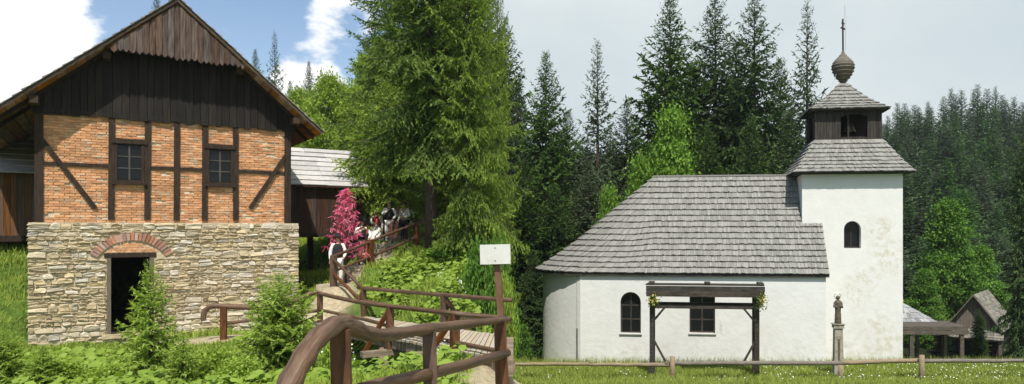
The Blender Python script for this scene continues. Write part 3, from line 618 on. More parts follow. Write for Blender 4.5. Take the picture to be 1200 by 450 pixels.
# lower tower roof, belfry, upper roof
cyc = TY + TD / 2
def frus(w0, d0, z0, w1_, d1, z1, flare, face):
    """one face of a flared pyramid roof; face 0 front, 1 right, 2 back, 3 left"""
    def S(u, t):
        s = t - flare * math.sin(t * math.pi); hw = w0 + (w1_ - w0) * t; hd = d0 + (d1 - d0) * t; z = z0 + (z1 - z0) * s
        c = [(-hw, -hd), (hw, -hd), (hw, hd), (-hw, hd)]; a, b = c[face], c[(face + 1) % 4]
        return Vector((TC + a[0] + (b[0] - a[0]) * u, cyc + a[1] + (b[1] - a[1]) * u, z))
    return S
def pyr(name, w0, d0, z0, w1_, d1, z1, rows, flare, wd):
    under = MB(); refs = [(0, -1, .6), (1, 0, .6), (0, 1, .6), (-1, 0, .6)]; s_ = MB()
    for f in range(4):
        S = frus(w0, d0, z0, w1_, d1, z1, flare, f); shingles(s_, S, rows, wd, .07, refs[f], .3, .06)
        for k in range(6):
            A, B, C_, D = [p - Vector((0, 0, .035)) for p in (S(0, k / 6), S(1, k / 6), S(1, (k + 1) / 6), S(0, (k + 1) / 6))]; under.add([A, B, C_, D], [(0, 1, 2, 3)])
    under.hexa([(TC - w0 + .05, cyc - d0 + .05, z0 - .05), (TC + w0 - .05, cyc - d0 + .05, z0 - .05), (TC + w0 - .05, cyc + d0 - .05, z0 - .05), (TC - w0 + .05, cyc + d0 - .05, z0 - .05), (TC - w0 + .05, cyc - d0 + .05, z0 - .035), (TC + w0 - .05, cyc - d0 + .05, z0 - .035), (TC + w0 - .05, cyc + d0 - .05, z0 - .035), (TC - w0 + .05, cyc + d0 - .05, z0 - .035)])
    o = under.build(name, belfry_m, chapel); s_.build('shingles', shing_m, o, kind='stuff'); return o
e0 = CF.pix(928, 202, TY - .45); e1 = CF.pix(1070, 202, TY - .45); hw0 = (e1[0] - e0[0]) / 2; z0 = e0[1]
by = TY + .75; b0 = CF.pix(957, 164, by); b1 = CF.pix(1036, 164, by); bw = (b1[0] - b0[0]) / 2; zb0 = b0[1]; bd = cyc - by
pyr('lower_tower_roof', hw0, TD / 2 + .45, z0, bw + .02, bd + .02, zb0, 8, .05, .11)
zb1 = CF.pix(1000, 127, by)[1]
# belfry: boards round an opening on each side
bel = MB().box(TC - bw + .3, TC + bw - .3, cyc + bd - .5, cyc + bd - .3, zb0, zb1).build('belfry', belfry_m, chapel)
def board(a, b, z0_, z1_):
    MB().hexa([(a[0], a[1], z0_), (b[0], b[1], z0_), (b[2], b[3], z0_), (a[2], a[3], z0_), (a[0], a[1], z1_), (b[0], b[1], z1_), (b[2], b[3], z1_), (a[2], a[3], z1_)]).build('board', belfry_m, bel)
o0 = CF.pix(984, 133, by); o1 = CF.pix(1018, 160, by)
nb = 23
for k in range(nb):
    x0 = TC - bw + 2 * bw * k / nb; x1 = TC - bw + 2 * bw * (k + 1) / nb - .012; xm_ = (x0 + x1) / 2; j = R_.uniform(0, .02)
    for (yy, sg) in ((by, 1), (cyc + bd, -1)):
        if o0[0] < xm_ < o1[0]:
            hw_ = (o1[0] - o0[0]) / 2; c0 = o0[0] + hw_; dd = min(1, abs(xm_ - c0) / hw_); zt = o0[1] - .22 * (1 - math.sqrt(max(0, 1 - dd * dd)))
            segs = [(zb0, o1[1]), (zt, zb1)]
        else: segs = [(zb0, zb1)]
        for q0, q1 in segs: MB().box(x0, x1, min(yy - sg * j, yy + sg * .05), max(yy - sg * j, yy + sg * .05), q0 - .05, q1).build('board', belfry_m, bel)
for sg in (-1, 1):
    for k in range(12):
        y0_ = cyc - bd + .06 + (2 * bd - .12) * k / 12; y1_ = y0_ + (2 * bd - .12) / 12 - .012; xx = TC + sg * bw; ym_ = abs((y0_ + y1_) / 2 - cyc)
        for q0, q1 in ([(zb0 - .05, o1[1]), (o0[1], zb1)] if ym_ < .45 else [(zb0 - .05, zb1)]): MB().box(min(xx, xx - sg * .05), max(xx, xx - sg * .05), y0_, y1_, q0, q1).build('board', belfry_m, bel)
MB().box((o0[0] + o1[0]) / 2 - .28, (o0[0] + o1[0]) / 2 - .20, by + .2, by + .1, o1[1] - .3, o0[1] + .1).build('mullion', belfry_m, bel)
MB().lathe([(.34, zb0 + .45), (.33, zb0 + .5), (.25, zb0 + .7), (.2, zb0 + .9), (.12, zb0 + .98), (.02, zb0 + 1.02)], 16, (TC + .28, cyc)).build('bell', mat('bronze_bell', (.10, .085, .05), (.15, .13, .09), .45, metal=.8), bel, smooth=True)
e2 = CF.pix(951, 128, by - .35); e3 = CF.pix(1046, 128, by - .35); hw2 = (e3[0] - e2[0]) / 2
zn = CF.pix(995, 97, cyc)[1]
pyr('upper_tower_roof', hw2, bd + .35, e2[1], .1, .1, zn, 8, .10, .10)
zc = CF.pix(995, 79, cyc)[1]; sc_px = (CF.pix(1000, 0, cyc)[0] - CF.pix(999, 0, cyc)[0])
pr = []
for py, r in ((101, 3.2), (97, 3.4), (95, 5), (91.5, 8), (88, 10.3), (84, 12.2), (80, 13.2), (76.5, 13.0), (73, 11.4), (70, 8.8), (67, 5.6), (64.5, 3.6)):
    z = CF.pix(995, py, cyc)[1]; pr += [(r * sc_px + .032, z), (r * sc_px - .018, z + .035)]
zt = CF.pix(995, 62, cyc)[1]; pr += [(.09, zt - .02), (.07, zt + .05), (.03, zt + .10), (.02, zt + .13)]
MB().lathe(pr, 24, (TC, cyc)).build('onion_finial', mat('finial_shingle', (.10, .085, .068), (.19, .165, .135), .85, 8, (1, 1, 3), .012), chapel)
ztop = CF.pix(995, 22, cyc)[1]; zt2 = zt + .12
cr = MB(); cr.tube([(TC, cyc, zt2 - .1), (TC - .01, cyc, ztop)], .042, 8); cr.bar((TC - .13, cyc - .16, zt2 + (ztop - zt2) * .70), (TC + .13, cyc + .16, zt2 + (ztop - zt2) * .70), .06, .06); cr.bar((TC - .08, cyc - .1, zt2 + (ztop - zt2) * .86), (TC + .08, cyc + .1, zt2 + (ztop - zt2) * .86), .05, .05)
cr.build('cross', mat('rusty_iron', (.025, .016, .013), (.05, .03, .022), .7), chapel)
wr = MB(); top = CF.pix(990, 6, cyc); mid = CF.pix(991, 58, cyc); lo = CF.pix(978, 92, cyc - .3); en = CF.pix(972, 110, cyc - 1.2)
wr.tube([(top[0], cyc, top[1]), (mid[0], cyc, mid[1]), (lo[0], cyc - .3, lo[1]), (en[0], cyc - 1.2, en[1])], .011, 5); wr.build('lightning_rod', mat('grey_wire', (.35, .35, .34)), chapel)

# ------------------------------------------------------------------ timber frame shelter in front of the nave
sw = mat('shelter_wood', (.026, .021, .017), (.065, .055, .045), .85, 3, (1, 4, 4), .006, 10, objvar=.2)
SY = -4.0
s0 = CF.pix(764, 420, SY); s1 = CF.pix(887, 420, SY); wp = CF.world(s0[0], SY, 0); sg_z = gz(wp.x, wp.y)
SF = Frame((wp.x, wp.y, sg_z), CF.ang)
def spx(px, py, y=0): return SF.pix(px, py, y)
shl = thing('timber_shelter', 'dark timber frame with low plank roof standing against the chapel wall', 'shelter', SF.o, SF.ang)
SWd = s1[0] - s0[0]; zt = spx(800, 345)[1]; ztp = spx(800, 333, -.25)[1]
xl = spx(757, 340, -.25)[0]; xr = spx(896, 340, -.25)[0]
for x in (0, SWd):
    for y in (0, .95): MB().box(x - .09, x + .09, y - .08, y + .08, -.3, zt).build('post', sw, shl)
    d = 1 if x == 0 else -1
    zz = spx(770, 361)[1]
    MB().bar((x + d * .05, 0, zz - .52), (x + d * .5, 0, zz + .02), .08, .10, (0, 1, 0)).build('brace', sw, shl); MB().bar((x + d * .05, 0, spx(770, 397)[1]), (x + d * .58, 0, spx(770, 426)[1]), .08, .10, (0, 1, 0)).build('brace', sw, shl)
zb = spx(800, 357)[1]; MB().box(.09, SWd - .09, -.06, .06, zb - .15, zb).build('tie_beam', sw, shl); MB().box(.09, SWd - .09, .89, 1.01, zb - .15, zb).build('tie_beam', sw, shl)
MB().box(xl + .1, xr - .1, -.1, .1, zt, zt + .14).build('wall_plate', sw, shl); MB().box(xl + .1, xr - .1, .85, 1.05, zt, zt + .14).build('wall_plate', sw, shl)
for k in range(7):
    y0_ = -.25 + k * .22; MB().box(xl + R_.uniform(-.03, .03), xr + R_.uniform(-.03, .03), y0_, y0_ + .212, ztp - .05 - k * .012, ztp - k * .012).build('roof_plank', sw, shl)
for k in range(2): MB().box(xl + R_.uniform(-.03, .02), xr + R_.uniform(-.02, .03), -.285 - k * .012, -.253, ztp - .06 - (k + 1) * .215, ztp - .07 - k * .20).build('fascia_plank', sw, shl)
for x in (xl + .1, (xl + xr) / 2, xr - .25): MB().box(x, x + .22, -.3, .4, ztp + .002, ztp + .07).build('roof_batten', sw, shl)
yel = mat('yellow_petals', (.62, .50, .08), (.75, .66, .22), .8, 30); lf = mat('garland_leaves', (.05, .09, .02), (.09, .15, .03), .8, 30, trans=.3)
def blobs(n, r, size, seed):
    g = np.random.default_rng(seed); c = g.normal(size=(n, 3)) * r; d1 = g.normal(size=(n, 3)); d1 /= np.linalg.norm(d1, axis=1)[:, None]; d2 = np.cross(d1, g.normal(size=(n, 3))); d2 /= np.linalg.norm(d2, axis=1)[:, None]
    return np.stack([c - d1 * size, c - d2 * size * .6, c + d1 * size, c + d2 * size * .6], 1)
for k, (px, py) in enumerate(((766, 352), (892, 353))):
    q = spx(px, py, -.36); wv = SF.world(q[0], -.36, q[1]); g = thing('flower_garland', ('yellow flower bunch tied to the left corner of the timber shelter', 'yellow flower bunch tied to the right corner of the timber shelter')[k], 'flowers', wv, SF.ang, 'flower bunches on the timber shelter')
    link('blossoms', tri_mesh('blossoms', blobs(110, (.09, .06, .11), .04, 3 + k), yel, n=4), g); link('leaves', tri_mesh('leaves', blobs(150, (.11, .07, .15), .05, 9 + k), lf, n=4), g)
# ------------------------------------------------------------------ saint's statue on a pillar
sandst = mat('grey_sandstone', (.27, .25, .20), (.38, .355, .29), .95, 6, bump=.015, bscale=14, c3=(.16, .15, .115))
fig_m = mat('weathered_figure', (.075, .062, .044), (.14, .12, .088), .9, 9, bump=.01)
sp = ray(982, 428, 28.2); sp.z = gz(sp.x, sp.y)
st = thing('stone_statue', 'small robed stone figure with halo on a tall pillar before the tower', 'statue', sp, -.1)
hz = lambda py: EZ - (py - HZ) / F * 28.2 - sp.z
hc = hz(379)
MB().hexa([(-.185, -.185, -.2), (.185, -.185, -.2), (.185, .185, -.2), (-.185, .185, -.2), (-.155, -.155, hc - .18), (.155, -.155, hc - .18), (.155, .155, hc - .18), (-.155, .155, hc - .18)]).build('pillar', sandst, st)
MB().box(-.20, .20, -.20, .20, hc - .178, hc - .03).box(-.235, .235, -.235, .235, hc - .029, hc).build('capital', sandst, st)
MB().box(-.04, .04, -.178, -.15, .5, hc - .6).build('inscription_strip', fig_m, st)
H_ = hz(347) - hc
fg = MB(); pr = [(.16, .0), (.17, .08), (.155, .3), (.14, .45), (.165, .62), (.175, .74), (.15, .82), (.07, .86), (.055, .885)]
fg.lathe([(r, hc + .002 + z * H_) for r, z in pr] + [(.09, hc + .90 * H_), (.105, hc + .95 * H_), (.09, hc + .99 * H_), (.03, hc + 1.02 * H_)], 14)
fg.tube([(-.15, 0, hc + .78 * H_), (-.2, -.06, hc + .62 * H_), (-.06, -.17, hc + .6 * H_)], [.06, .055, .04], 8); fg.tube([(.15, 0, hc + .78 * H_), (.19, -.07, hc + .6 * H_), (.05, -.18, hc + .66 * H_)], [.06, .055, .04], 8)
fgo = fg.build('figure', fig_m, st, smooth=True); fgo.scale = (.80, .72, 1)
MB().tube([(.12 * math.cos(2 * math.pi * k / 16), .08, hc + .99 * H_ + .12 * math.sin(2 * math.pi * k / 16)) for k in range(17)], .013, 6).build('halo', mat('pale_metal_ring', (.5, .48, .40), rough=.4, metal=.5), st)
# ------------------------------------------------------------------ log fence on the meadow
log_a = mat('pale_fence_log', (.20, .15, .095), (.32, .25, .165), .85, 4, (1, 6, 6), .006, 12); log_b = mat('grey_fence_log', (.13, .115, .095), (.22, .195, .16), .85, 4, (1, 6, 6), .006, 12)
fen = thing('log_fence', 'low fence of long round logs on short posts along the meadow', 'fence', (ray(790, 430, 27.2).x, 27.2, gz(ray(790, 430, 27.2).x, 27.2)))
fo = fen.location
def fpt(px, py, Y=27.2): return ray(px, py, Y) - fo
for (pa, pb, m_, r0, r1) in (((592, 426.5), (690, 427), log_a, .06, .066), ((690, 427), (789, 427.5), log_a, .066, .08), ((779, 425.5), (988, 425.5), log_b, .08, .09), ((985, 425), (1078, 422.5), log_a, .088, .08), ((1078, 422.8), (1215, 422.5), log_b, .08, .07)):
    n = 9; P = [lerp(fpt(*pa), fpt(*pb), k / n) + Vector((0, 0, R_.uniform(-.012, .012))) for k in range(n + 1)]; MB().tube(P, [r0 + (r1 - r0) * k / n for k in range(n + 1)], 10, wob=.04).build('log', m_, fen, smooth=True)
for (px, pt) in ((788, 418), (1080, 416), (600, 421), (1205, 417), (985, 428)):
    p = fpt(px, pt, 27.0); g = gz(p.x + fo.x, 27.0) - fo.z; MB().tube([(p.x, -.2, g - .3), (p.x, -.2, (g + p.z) / 2), (p.x + .01, -.2, p.z)], [.11, .105, .10], 10, wob=.04).build('post', log_a, fen, smooth=True)
# ------------------------------------------------------------------ huts right of the tower
hutp = mat('hut_planks', (.10, .082, .063), (.20, .165, .13), .85, 2.5, (8, 8, .8), .006, 8, objvar=.25)
hut_sh = mat('hut_shingle', (.13, .12, .10), (.24, .225, .195), .9, 6, (2, 2, 1), .008, 14, attr=True)
pav_sh = mat('pale_pavilion_shingle', (.23, .235, .24), (.33, .335, .34), .8, 6, attr=True)
HY = 47.0; hp = ray(1145, 420, HY); hp.z = gz(hp.x, hp.y); hut = thing('log_hut', 'small gabled plank hut with grey shingle roof among the dark trees', 'hut', hp, -math.radians(38))
HF = Frame(hp, -math.radians(38)); ax, az = HF.pix(1142, 345, 0); hl = HF.pix(1117, 382, 0); hr = HF.pix(1177, 384, 0); hwid = (hr[0] - hl[0]) / 2 * 1.08; hx_ = ax; zev = hl[1]; DL = 4.6
core = MB().box(hx_ - hwid + .25, hx_ + hwid - .25, .05, DL, -1, zev - .05).prism([(hx_ - hwid + .2, zev - .06), (hx_ + hwid - .2, zev - .06), (hx_, az - .25)], .05, .1).build('wall', mat('hut_dark_logs', (.012, .010, .008), (.03, .024, .018)), hut)
x = hx_ - hwid + .15
while x < hx_ + hwid - .15:
    x1 = x + .2; ztop_ = lambda q: zev + (az - zev) * (1 - abs(q - hx_) / hwid) - .08
    MB().prism([(x + .006, zev - .12), (x1 - .006, zev - .12), (x1 - .006, max(zev - .1, ztop_(x1))), (x + .006, max(zev - .1, ztop_(x)))], .0 - R_.uniform(0, .015), .04).build('gable_plank', hutp, hut); x = x1
for sg in (-1, 1):
    A, B, C_, D = Vector((hx_ + sg * (hwid + .1), -.35, zev - .1)), Vector((hx_ + sg * (hwid + .1), DL + .3, zev - .1)), Vector((hx_, DL + .3, az)), Vector((hx_, -.35, az))
    rf = MB(); dn = Vector((0, 0, -.07)); rf.hexa([A + dn, B + dn, C_ + dn, D + dn, A, B, C_, D]); rf = rf.build('roof', mat('hut_dark_logs', (.012, .010, .008)), hut)
    s_ = MB(); shingles(s_, lambda u, t: lerp(lerp(A, B, u), lerp(D, C_, u), t) + Vector((0, 0, .006)), 9, .2, .035, (sg, 0, 1), .3, .06); s_.build('shingles', hut_sh, rf, kind='stuff')
    MB().bar((hx_ + sg * (hwid + .12), -.38, zev - .14), (hx_, -.38, az - .04), .05, .14, (0, 1, 0)).build('verge_board', hutp, hut)
A, B, C_, D = Vector((hx_ - hwid - .7, -1.0, zev - .62)), Vector((hx_ + hwid + .2, -1.0, zev - .62)), Vector((hx_ + hwid + .1, -.02, zev - .1)), Vector((hx_ - hwid - .6, -.02, zev - .1)); dn = Vector((0, 0, -.06))
pr_ = MB(); pr_.hexa([A + dn, B + dn, C_ + dn, D + dn, A, B, C_, D]); pr_ = pr_.build('pent_roof', mat('hut_dark_logs', (.012, .010, .008)), hut); s_ = MB(); shingles(s_, lambda u, t: lerp(lerp(A, B, u), lerp(D, C_, u), t) + Vector((0, 0, .006)), 4, .2, .035, (0, -1, 1), .3, .06); s_.build('shingles', hut_sh, pr_, kind='stuff')
for x in (hx_ - hwid - .5, hx_ + hwid): MB().box(x - .08, x + .08, -.9, -.74, -1, zev - .62).build('post', hutp, hut)
# open plank shelter and the pyramid roof behind it
shw = mat('grey_shelter_planks', (.055, .047, .04), (.12, .105, .09), .85, 2.5, (1, 8, 8), .006, 8, objvar=.2)
OY = 40.5; op = ray(1068, 420, OY); op.z = gz(op.x, op.y); opn = thing('open_shelter', 'flat plank-edged open shelter on posts right of the tower', 'shelter', op); q = lambda px, py, Y=OY: ray(px, py, Y) - op
fz0, fz1 = q(1068, 392).z, q(1068, 382).z; xa, xb = q(1040, 0).x, q(1134, 0).x
for k in range(2): MB().box(xa + .03 * k, xb - .05 * k, -.12 - k * .01, -.08, fz0 + (fz1 - fz0) * k / 2 + .01, fz0 + (fz1 - fz0) * (k + 1) / 2 - .008).build('fascia_plank', shw, opn)
MB().box(xa, xb, -.079, 2.4, fz1 - .09, fz1 - .01).build('roof_deck', shw, opn)
for px in (1068, 1127):
    for y in (0, 2.2): x = q(px, 0).x; MB().box(x - .11, x + .11, y - .07, y + .11, -.6, fz0 + .02).build('post', shw, opn)
PY = 44.0; pp = ray(1056, 420, PY); pp.z = gz(pp.x, pp.y); pav = thing('pavilion', 'pavilion with pale pyramid shingle roof half hidden behind the tower', 'pavilion', pp); qq = lambda px, py: ray(px, py, PY) - pp
zA = qq(1060, 354).z; zE = qq(1060, 381).z; hw_ = qq(1096, 0).x; s_ = MB(); un = MB()
for f in range(4):
    c = [(-hw_, -hw_), (hw_, -hw_), (hw_, hw_), (-hw_, hw_)]; a, b = c[f], c[(f + 1) % 4]
    S = lambda u, t, a=a, b=b: Vector(((a[0] + (b[0] - a[0]) * u) * (1 - t), (a[1] + (b[1] - a[1]) * u) * (1 - t), zE + (zA - zE) * t)); shingles(s_, S, 5, .35, .035, [(0, -1, 1), (1, 0, 1), (0, 1, 1), (-1, 0, 1)][f], .25, .03); A, B, C_ = [p - Vector((0, 0, .03)) for p in (S(0, 0), S(1, 0), S(0, 1))]; un.add([A, B, C_], [(0, 1, 2)])
pr_ = un.build('roof', hutp, pav); s_.build('shingles', pav_sh, pr_, kind='stuff'); MB().lathe([(.12, zA - .05), (.16, zA + .08), (.1, zA + .2), (.02, zA + .28)], 10).build('finial', mat('orange_wood_knob', (.42, .22, .06)), pav)
for x in (-hw_ + .3, hw_ - .3):
    for y in (-hw_ + .3, hw_ - .3): MB().box(x - .09, x + .09, y - .09, y + .09, -.8, zE + .1).build('post', hutp, pav)
# ------------------------------------------------------------------ footbridge and log railings
rail_m = mat('varnished_log', (.050, .026, .015), (.175, .098, .056), .52, 26, (1, 1, .06), .008, 60, spec=.35, c3=(.24, .165, .11), grain=True, contrast=(.3, .7))
post_m = mat('red_brown_post', (.068, .030, .016), (.135, .064, .034), .6, 5, (4, 4, 1), .005, 14, objvar=.08)
deck_m = mat('pale_deck_plank', (.36, .30, .22), (.50, .43, .33), .85, 4, (5, 5, 1), .005, 12, objvar=.14)
beam_m = mat('grey_bridge_beam', (.15, .115, .08), (.27, .21, .15), .85, 4, (1, 1, 4), .006, 10)
def gframe(pa, pb):
    d = pb - pa; return Frame((pa.x, pa.y, pa.z), math.atan2(d.y, d.x))
def arc(fr, pts, y=0, sub=4):
    """pixel polyline laid in the frame's vertical plane y, smoothed"""
    P = [Vector((fr.pix(a, b, y)[0], y, fr.pix(a, b, y)[1])) for a, b in pts]; out = []
    for i in range(len(P) - 1):
        p0, p1, p2, p3 = P[max(i - 1, 0)], P[i], P[i + 1], P[min(i + 2, len(P) - 1)]
        for k in range(sub):
            t = k / sub; out.append(.5 * ((2 * p1) + (p2 - p0) * t + (2 * p0 - 5 * p1 + 4 * p2 - p3) * t * t + (3 * p1 - p0 - 3 * p2 + p3) * t ** 3))
    return out + [P[-1]]
BL, BR, CL_, CR = ray(374, 378, 21), ray(592, 420, 11.0), ray(425, 371, 22.5), ray(594, 394, 13.5)
bridge = thing('wooden_footbridge', 'wooden footbridge with pale plank deck and log handrails over the gully', 'bridge', BL, 0)
def toB(p): return p - BL
n = 54
for k in range(n):
    a0, a1 = k / n + .0012, (k + 1) / n - .0012; e = R_.uniform(.06, .14); e2 = R_.uniform(.06, .14); dz = R_.uniform(-.006, .006)
    A, B, C_, D = lerp(BL, BR, a0), lerp(BL, BR, a1), lerp(CL_, CR, a1), lerp(CL_, CR, a0); wv = (D - A).normalized()
    A, B, C_, D = [toB(p) + Vector((0, 0, dz)) for p in (A - wv * e, B - wv * e, C_ + wv * e2, D + wv * e2)]; t_ = Vector((0, 0, -.045)); MB().hexa([A + t_, B + t_, C_ + t_, D + t_, A, B, C_, D]).build('deck_plank', deck_m, bridge)
for (P, Q, o) in ((BL, BR, .12), (CL_, CR, -.12)):
    wv = ((CL_ - BL).normalized()) * o; d = Vector((0, 0, -.16)); MB().bar(toB(P + wv + d), toB(Q + wv + d), .2, .22).build('stringer_beam', beam_m, bridge)
for (Q, P) in ((BR, BL), (CR, CL_)):
    for s_ in (.03, .5):
        q = lerp(Q, P, s_); MB().tube([toB(Vector((q.x, q.y, gz(q.x, q.y) - .3))), toB(q - Vector((0, 0, .27)))], .11, 10, wob=.04).build('pile', beam_m, bridge, smooth=True)
MB().bar(toB(BR + (BR - BL).normalized() * .1 - Vector((0, 0, .14))), toB(CR + (CR - CL_).normalized() * .1 - Vector((0, 0, .14))), .16, .26).build('end_beam', beam_m, bridge)
FB, FC = gframe(BL, BR), gframe(CL_, CR)
def inB(fr, p): return fr.world(*p) - BL
def railing(parent, fr, org, path, rad, name='handrail', m=rail_m, y=0):
    P = [fr.world(*p) - org for p in arc(fr, path, y)]; rr = rad if hasattr(rad, '__len__') else (rad, rad); k = len(P)
    return MB().tube(P, [rr[0] + (rr[1] - rr[0]) * i / (k - 1) for i in range(k)], 10, wob=.03).build(name, m, parent, smooth=True)
def rpost(parent, fr, org, px, pt, pb, wd, y=0, m=post_m, lean=0, dig=.25):
    x0, z0 = fr.pix(px + lean, pb, y); x1, z1 = fr.pix(px, pt, y)
    a, b = fr.world(x0, y, z0 - dig) - org, fr.world(x1, y, z1) - org; return MB().bar(a, b, wd, wd, fr.u).build('post', m, parent)
railing(bridge, FB, BL, [(374, 343.5), (392, 348), (430, 355.5), (480, 361.5), (540, 368), (597, 373.7)], (.06, .04)); railing(bridge, FB, BL, [(374, 363), (430, 375), (477, 389), (530, 400.5), (594, 413)], (.045, .036), 'lower_rail')
railing(bridge, FC, BL, [(420, 337), (470, 341.5), (530, 346.5), (599, 351.8)], (.06, .042)); railing(bridge, FC, BL, [(424, 352), (470, 360), (530, 369), (597, 377)], (.045, .036), 'lower_rail')
for px, pt, pb in ((375, 344, 380), (457, 358, 404), (533, 367, 412)): rpost(bridge, FB, BL, px, pt, pb, .14)
for px, pt, pb in ((426, 337, 374), (521, 346, 396)): rpost(bridge, FC, BL, px, pt, pb, .15)
for fr, px, pt, pb, y, dpx in ((FB, 454, 366, 410, -.05, -12), (FB, 530, 374, 418, -.05, -16), (FC, 524, 352, 392, .35, 14)):
    x1, z1 = fr.pix(px, pt, 0); x0, z0 = fr.pix(px + dpx * .3, pb, 0); a, b = fr.world(x0, -.45 if y < 0 else .45, z0 - .02) - BL, fr.world(x1, 0, z1) - BL; MB().bar(a, b, .09, .09, fr.u).build('brace', post_m, bridge)
for fr, px in ((FB, 457), (FB, 520)):
    x0, z0 = fr.pix(px, 406, 0); a, b = fr.world(x0, -.62, z0 - .12) - BL, fr.world(x0, 1.1, z0 - .12) - BL; MB().bar(a, b, .22, .12).build('cross_beam', beam_m, bridge)
# railing along the path below the mill
ma, mb_ = ray(236, 400, 20.2), BL + Vector((-.12, 0, 0)); FM = gframe(ma, mb_); FM.o.z = gz(ma.x, ma.y); mr = thing('log_railing', 'log handrail with a curled end along the path before the stone wall', 'railing', FM.o)
railing(mr, FM, FM.o, [(239, 376), (238.5, 370), (243, 361.5), (252, 358.5), (275, 359.5), (300, 360.5), (325, 358), (350, 351), (363, 344.5), (372, 342.5)], (.07, .08)); railing(mr, FM, FM.o, [(263, 379), (300, 374.5), (335, 369), (372, 364)], .05, 'lower_rail')
for px, pt, pb in ((262, 359, 401), (318, 358, 392)): rpost(mr, FM, FM.o, px, pt, pb, .16)
# railing of the stepped path
sa, sb = ray(390, 336, 23.6), ray(503, 280, 28.2); FS = gframe(sa, sb); FS.o.z = gz(sa.x, sa.y); sr = thing('log_railing', 'dark handrail climbing beside the stone steps to the musicians', 'railing', FS.o)
drail = mat('dark_stair_rail', (.06, .028, .018), (.11, .055, .034), .6, 5)
railing(sr, FS, FS.o, [(389, 301), (420, 289), (455, 274.5), (503, 256)], .05, 'handrail', drail); railing(sr, FS, FS.o, [(391, 318), (434, 301), (470, 286), (503, 271)], .045, 'lower_rail', drail)
for px, pt, pb in ((391, 299, 337), (434.5, 281, 312), (488, 260, 286)): rpost(sr, FS, FS.o, px, pt, pb, .17, m=post_m)
for (p, q) in (((391, 304), (424, 337)), ((391, 321), (422, 351))): MB().tube([ray(p[0], p[1], 23.5) - FS.o, ray(q[0], q[1], 22.45) - FS.o], .05, 8, wob=.02).build('connecting_rail', post_m, sr, smooth=True)
# foreground railing beside the viewer
fr0, fr1 = ray(330, 450, 2.6), ray(592, 374, 6.4)
FR = Frame((0, 0, 0), 0)
NP = [(329, 470, 2.5), (341, 446, 2.55), (354, 422, 2.62), (367, 402, 2.72), (381, 388.5, 2.84), (393, 380.5, 2.97), (404, 379.5, 3.08), (416, 384.5, 3.2), (430, 390.5, 3.36), (448, 393, 3.6), (475, 389.5, 4.0), (510, 384, 4.55), (550, 379.5, 5.35), (592, 374.5, 6.4)]
org = Vector((fr0.x, fr0.y, gz(fr0.x, fr0.y))); nr = thing('log_railing', 'thick varnished curved log handrail close in the foreground', 'railing', org)
P3 = [ray(*p) - org for p in NP]; sm = []
for i in range(len(P3) - 1):
    p0, p1, p2, p3 = P3[max(i - 1, 0)], P3[i], P3[i + 1], P3[min(i + 2, len(P3) - 1)]
    for k in range(4): t = k / 4; sm.append(.5 * ((2 * p1) + (p2 - p0) * t + (2 * p0 - 5 * p1 + 4 * p2 - p3) * t * t + (3 * p1 - p0 - 3 * p2 + p3) * t ** 3))
sm = [sm[0] + Vector((-.10, -.03, -.6)), sm[0] + Vector((-.07, -.02, -.28))] + sm + [P3[-1]]; m_ = len(sm); MB().tube(sm, [.043 - .011 * (i / (m_ - 1)) + .003 * math.sin(i * 1.3) for i in range(m_)], 18, wob=.03).build('handrail', rail_m, nr, smooth=True)
LP = [(420, 459, 3.4), (440, 452.5, 3.75), (475, 444.5, 4.1), (507, 437, 4.5), (550, 426, 5.3), (594, 413.5, 6.4)]; MB().tube([ray(*p) - org for p in LP], [.04] * 6, 12, wob=.03).build('lower_rail', rail_m, nr, smooth=True)
for px, py, Y, wd, pm in ((399, 386, 3.02, .078, post_m), (503, 388, 4.45, .085, post_m), (586, 376, 6.3, .10, post_m)):
    p = ray(px, py, Y); MB().bar(Vector((p.x + .03, p.y, gz(p.x, p.y) - .3)) - org, p - org, wd, wd, (1, .25, 0)).build('post', pm, nr)
# sign board
p0 = ray(599, 470, 6.9); p0.z = gz(p0.x, p0.y); sgn = thing('notice_board', 'small blank white notice board on a leaning brown post', 'sign', p0)
pt = ray(581, 287, 6.75) - p0; MB().bar((0, 0, -.3), pt, .06, .055, (1, 0, 0)).build('post', mat('sign_post_wood', (.13, .065, .04), (.20, .11, .07), .7, 5, (3, 3, 1), .004), sgn)
c = ray(580.5, 298, 6.70) - p0; bw_, bh_ = 35.5 / F * 6.7, 23 / F * 6.7
b_ = MB().box(-bw_ / 2, bw_ / 2, -.012, .012, -bh_ / 2, bh_ / 2).build('board', mat('white_sign_face', (.58, .575, .55), (.66, .655, .63), .6, 9, c3=(.52, .50, .45)), sgn); [MB().box(-.005, .005, -.016, -.0125, sx * .06 - .005, sx * .06 + .005).build('screw', mat('dark_pipe', (.10, .095, .09)), b_) for sx in (-1, 1)]; b_.location = c; b_.rotation_euler = (0, math.radians(-1.5), 0)
# stone steps
stp = mat('step_stone', (.34, .29, .21), (.48, .42, .31), .9, 5, bump=.02)
s0_ = ray(394, 336, 23.9); stt = thing('stone_steps', 'rough stone steps climbing the grassy bank from the bridge', 'steps', (s0_.x, s0_.y, gz(s0_.x, s0_.y)))
for k in range(3, 13):
    t = k / 12 * (len(PATH[4:10]) - 1); i = min(int(t), 4); f = t - i; a, b = Vector(PATH[4 + i]), Vector(PATH[5 + i]); c = a * (1 - f) + b * f; d = (b - a).normalized(); z = gz(c.x, c.y)
    P = []
    for sx, sy in ((-.5, -.17), (.5, -.17), (.48, .2), (-.5, .2)): q = c + Vector((d.y, -d.x)) * (sx * 1.25 + R_.uniform(-.08, .08)) + d * (sy + R_.uniform(-.03, .03)); P.append(Vector((q.x, q.y, z)) - stt.location)
    MB().hexa([p + Vector((0, 0, -.2)) for p in P] + [p + Vector((0, 0, .07)) for p in P]).build('step', stp, stt)
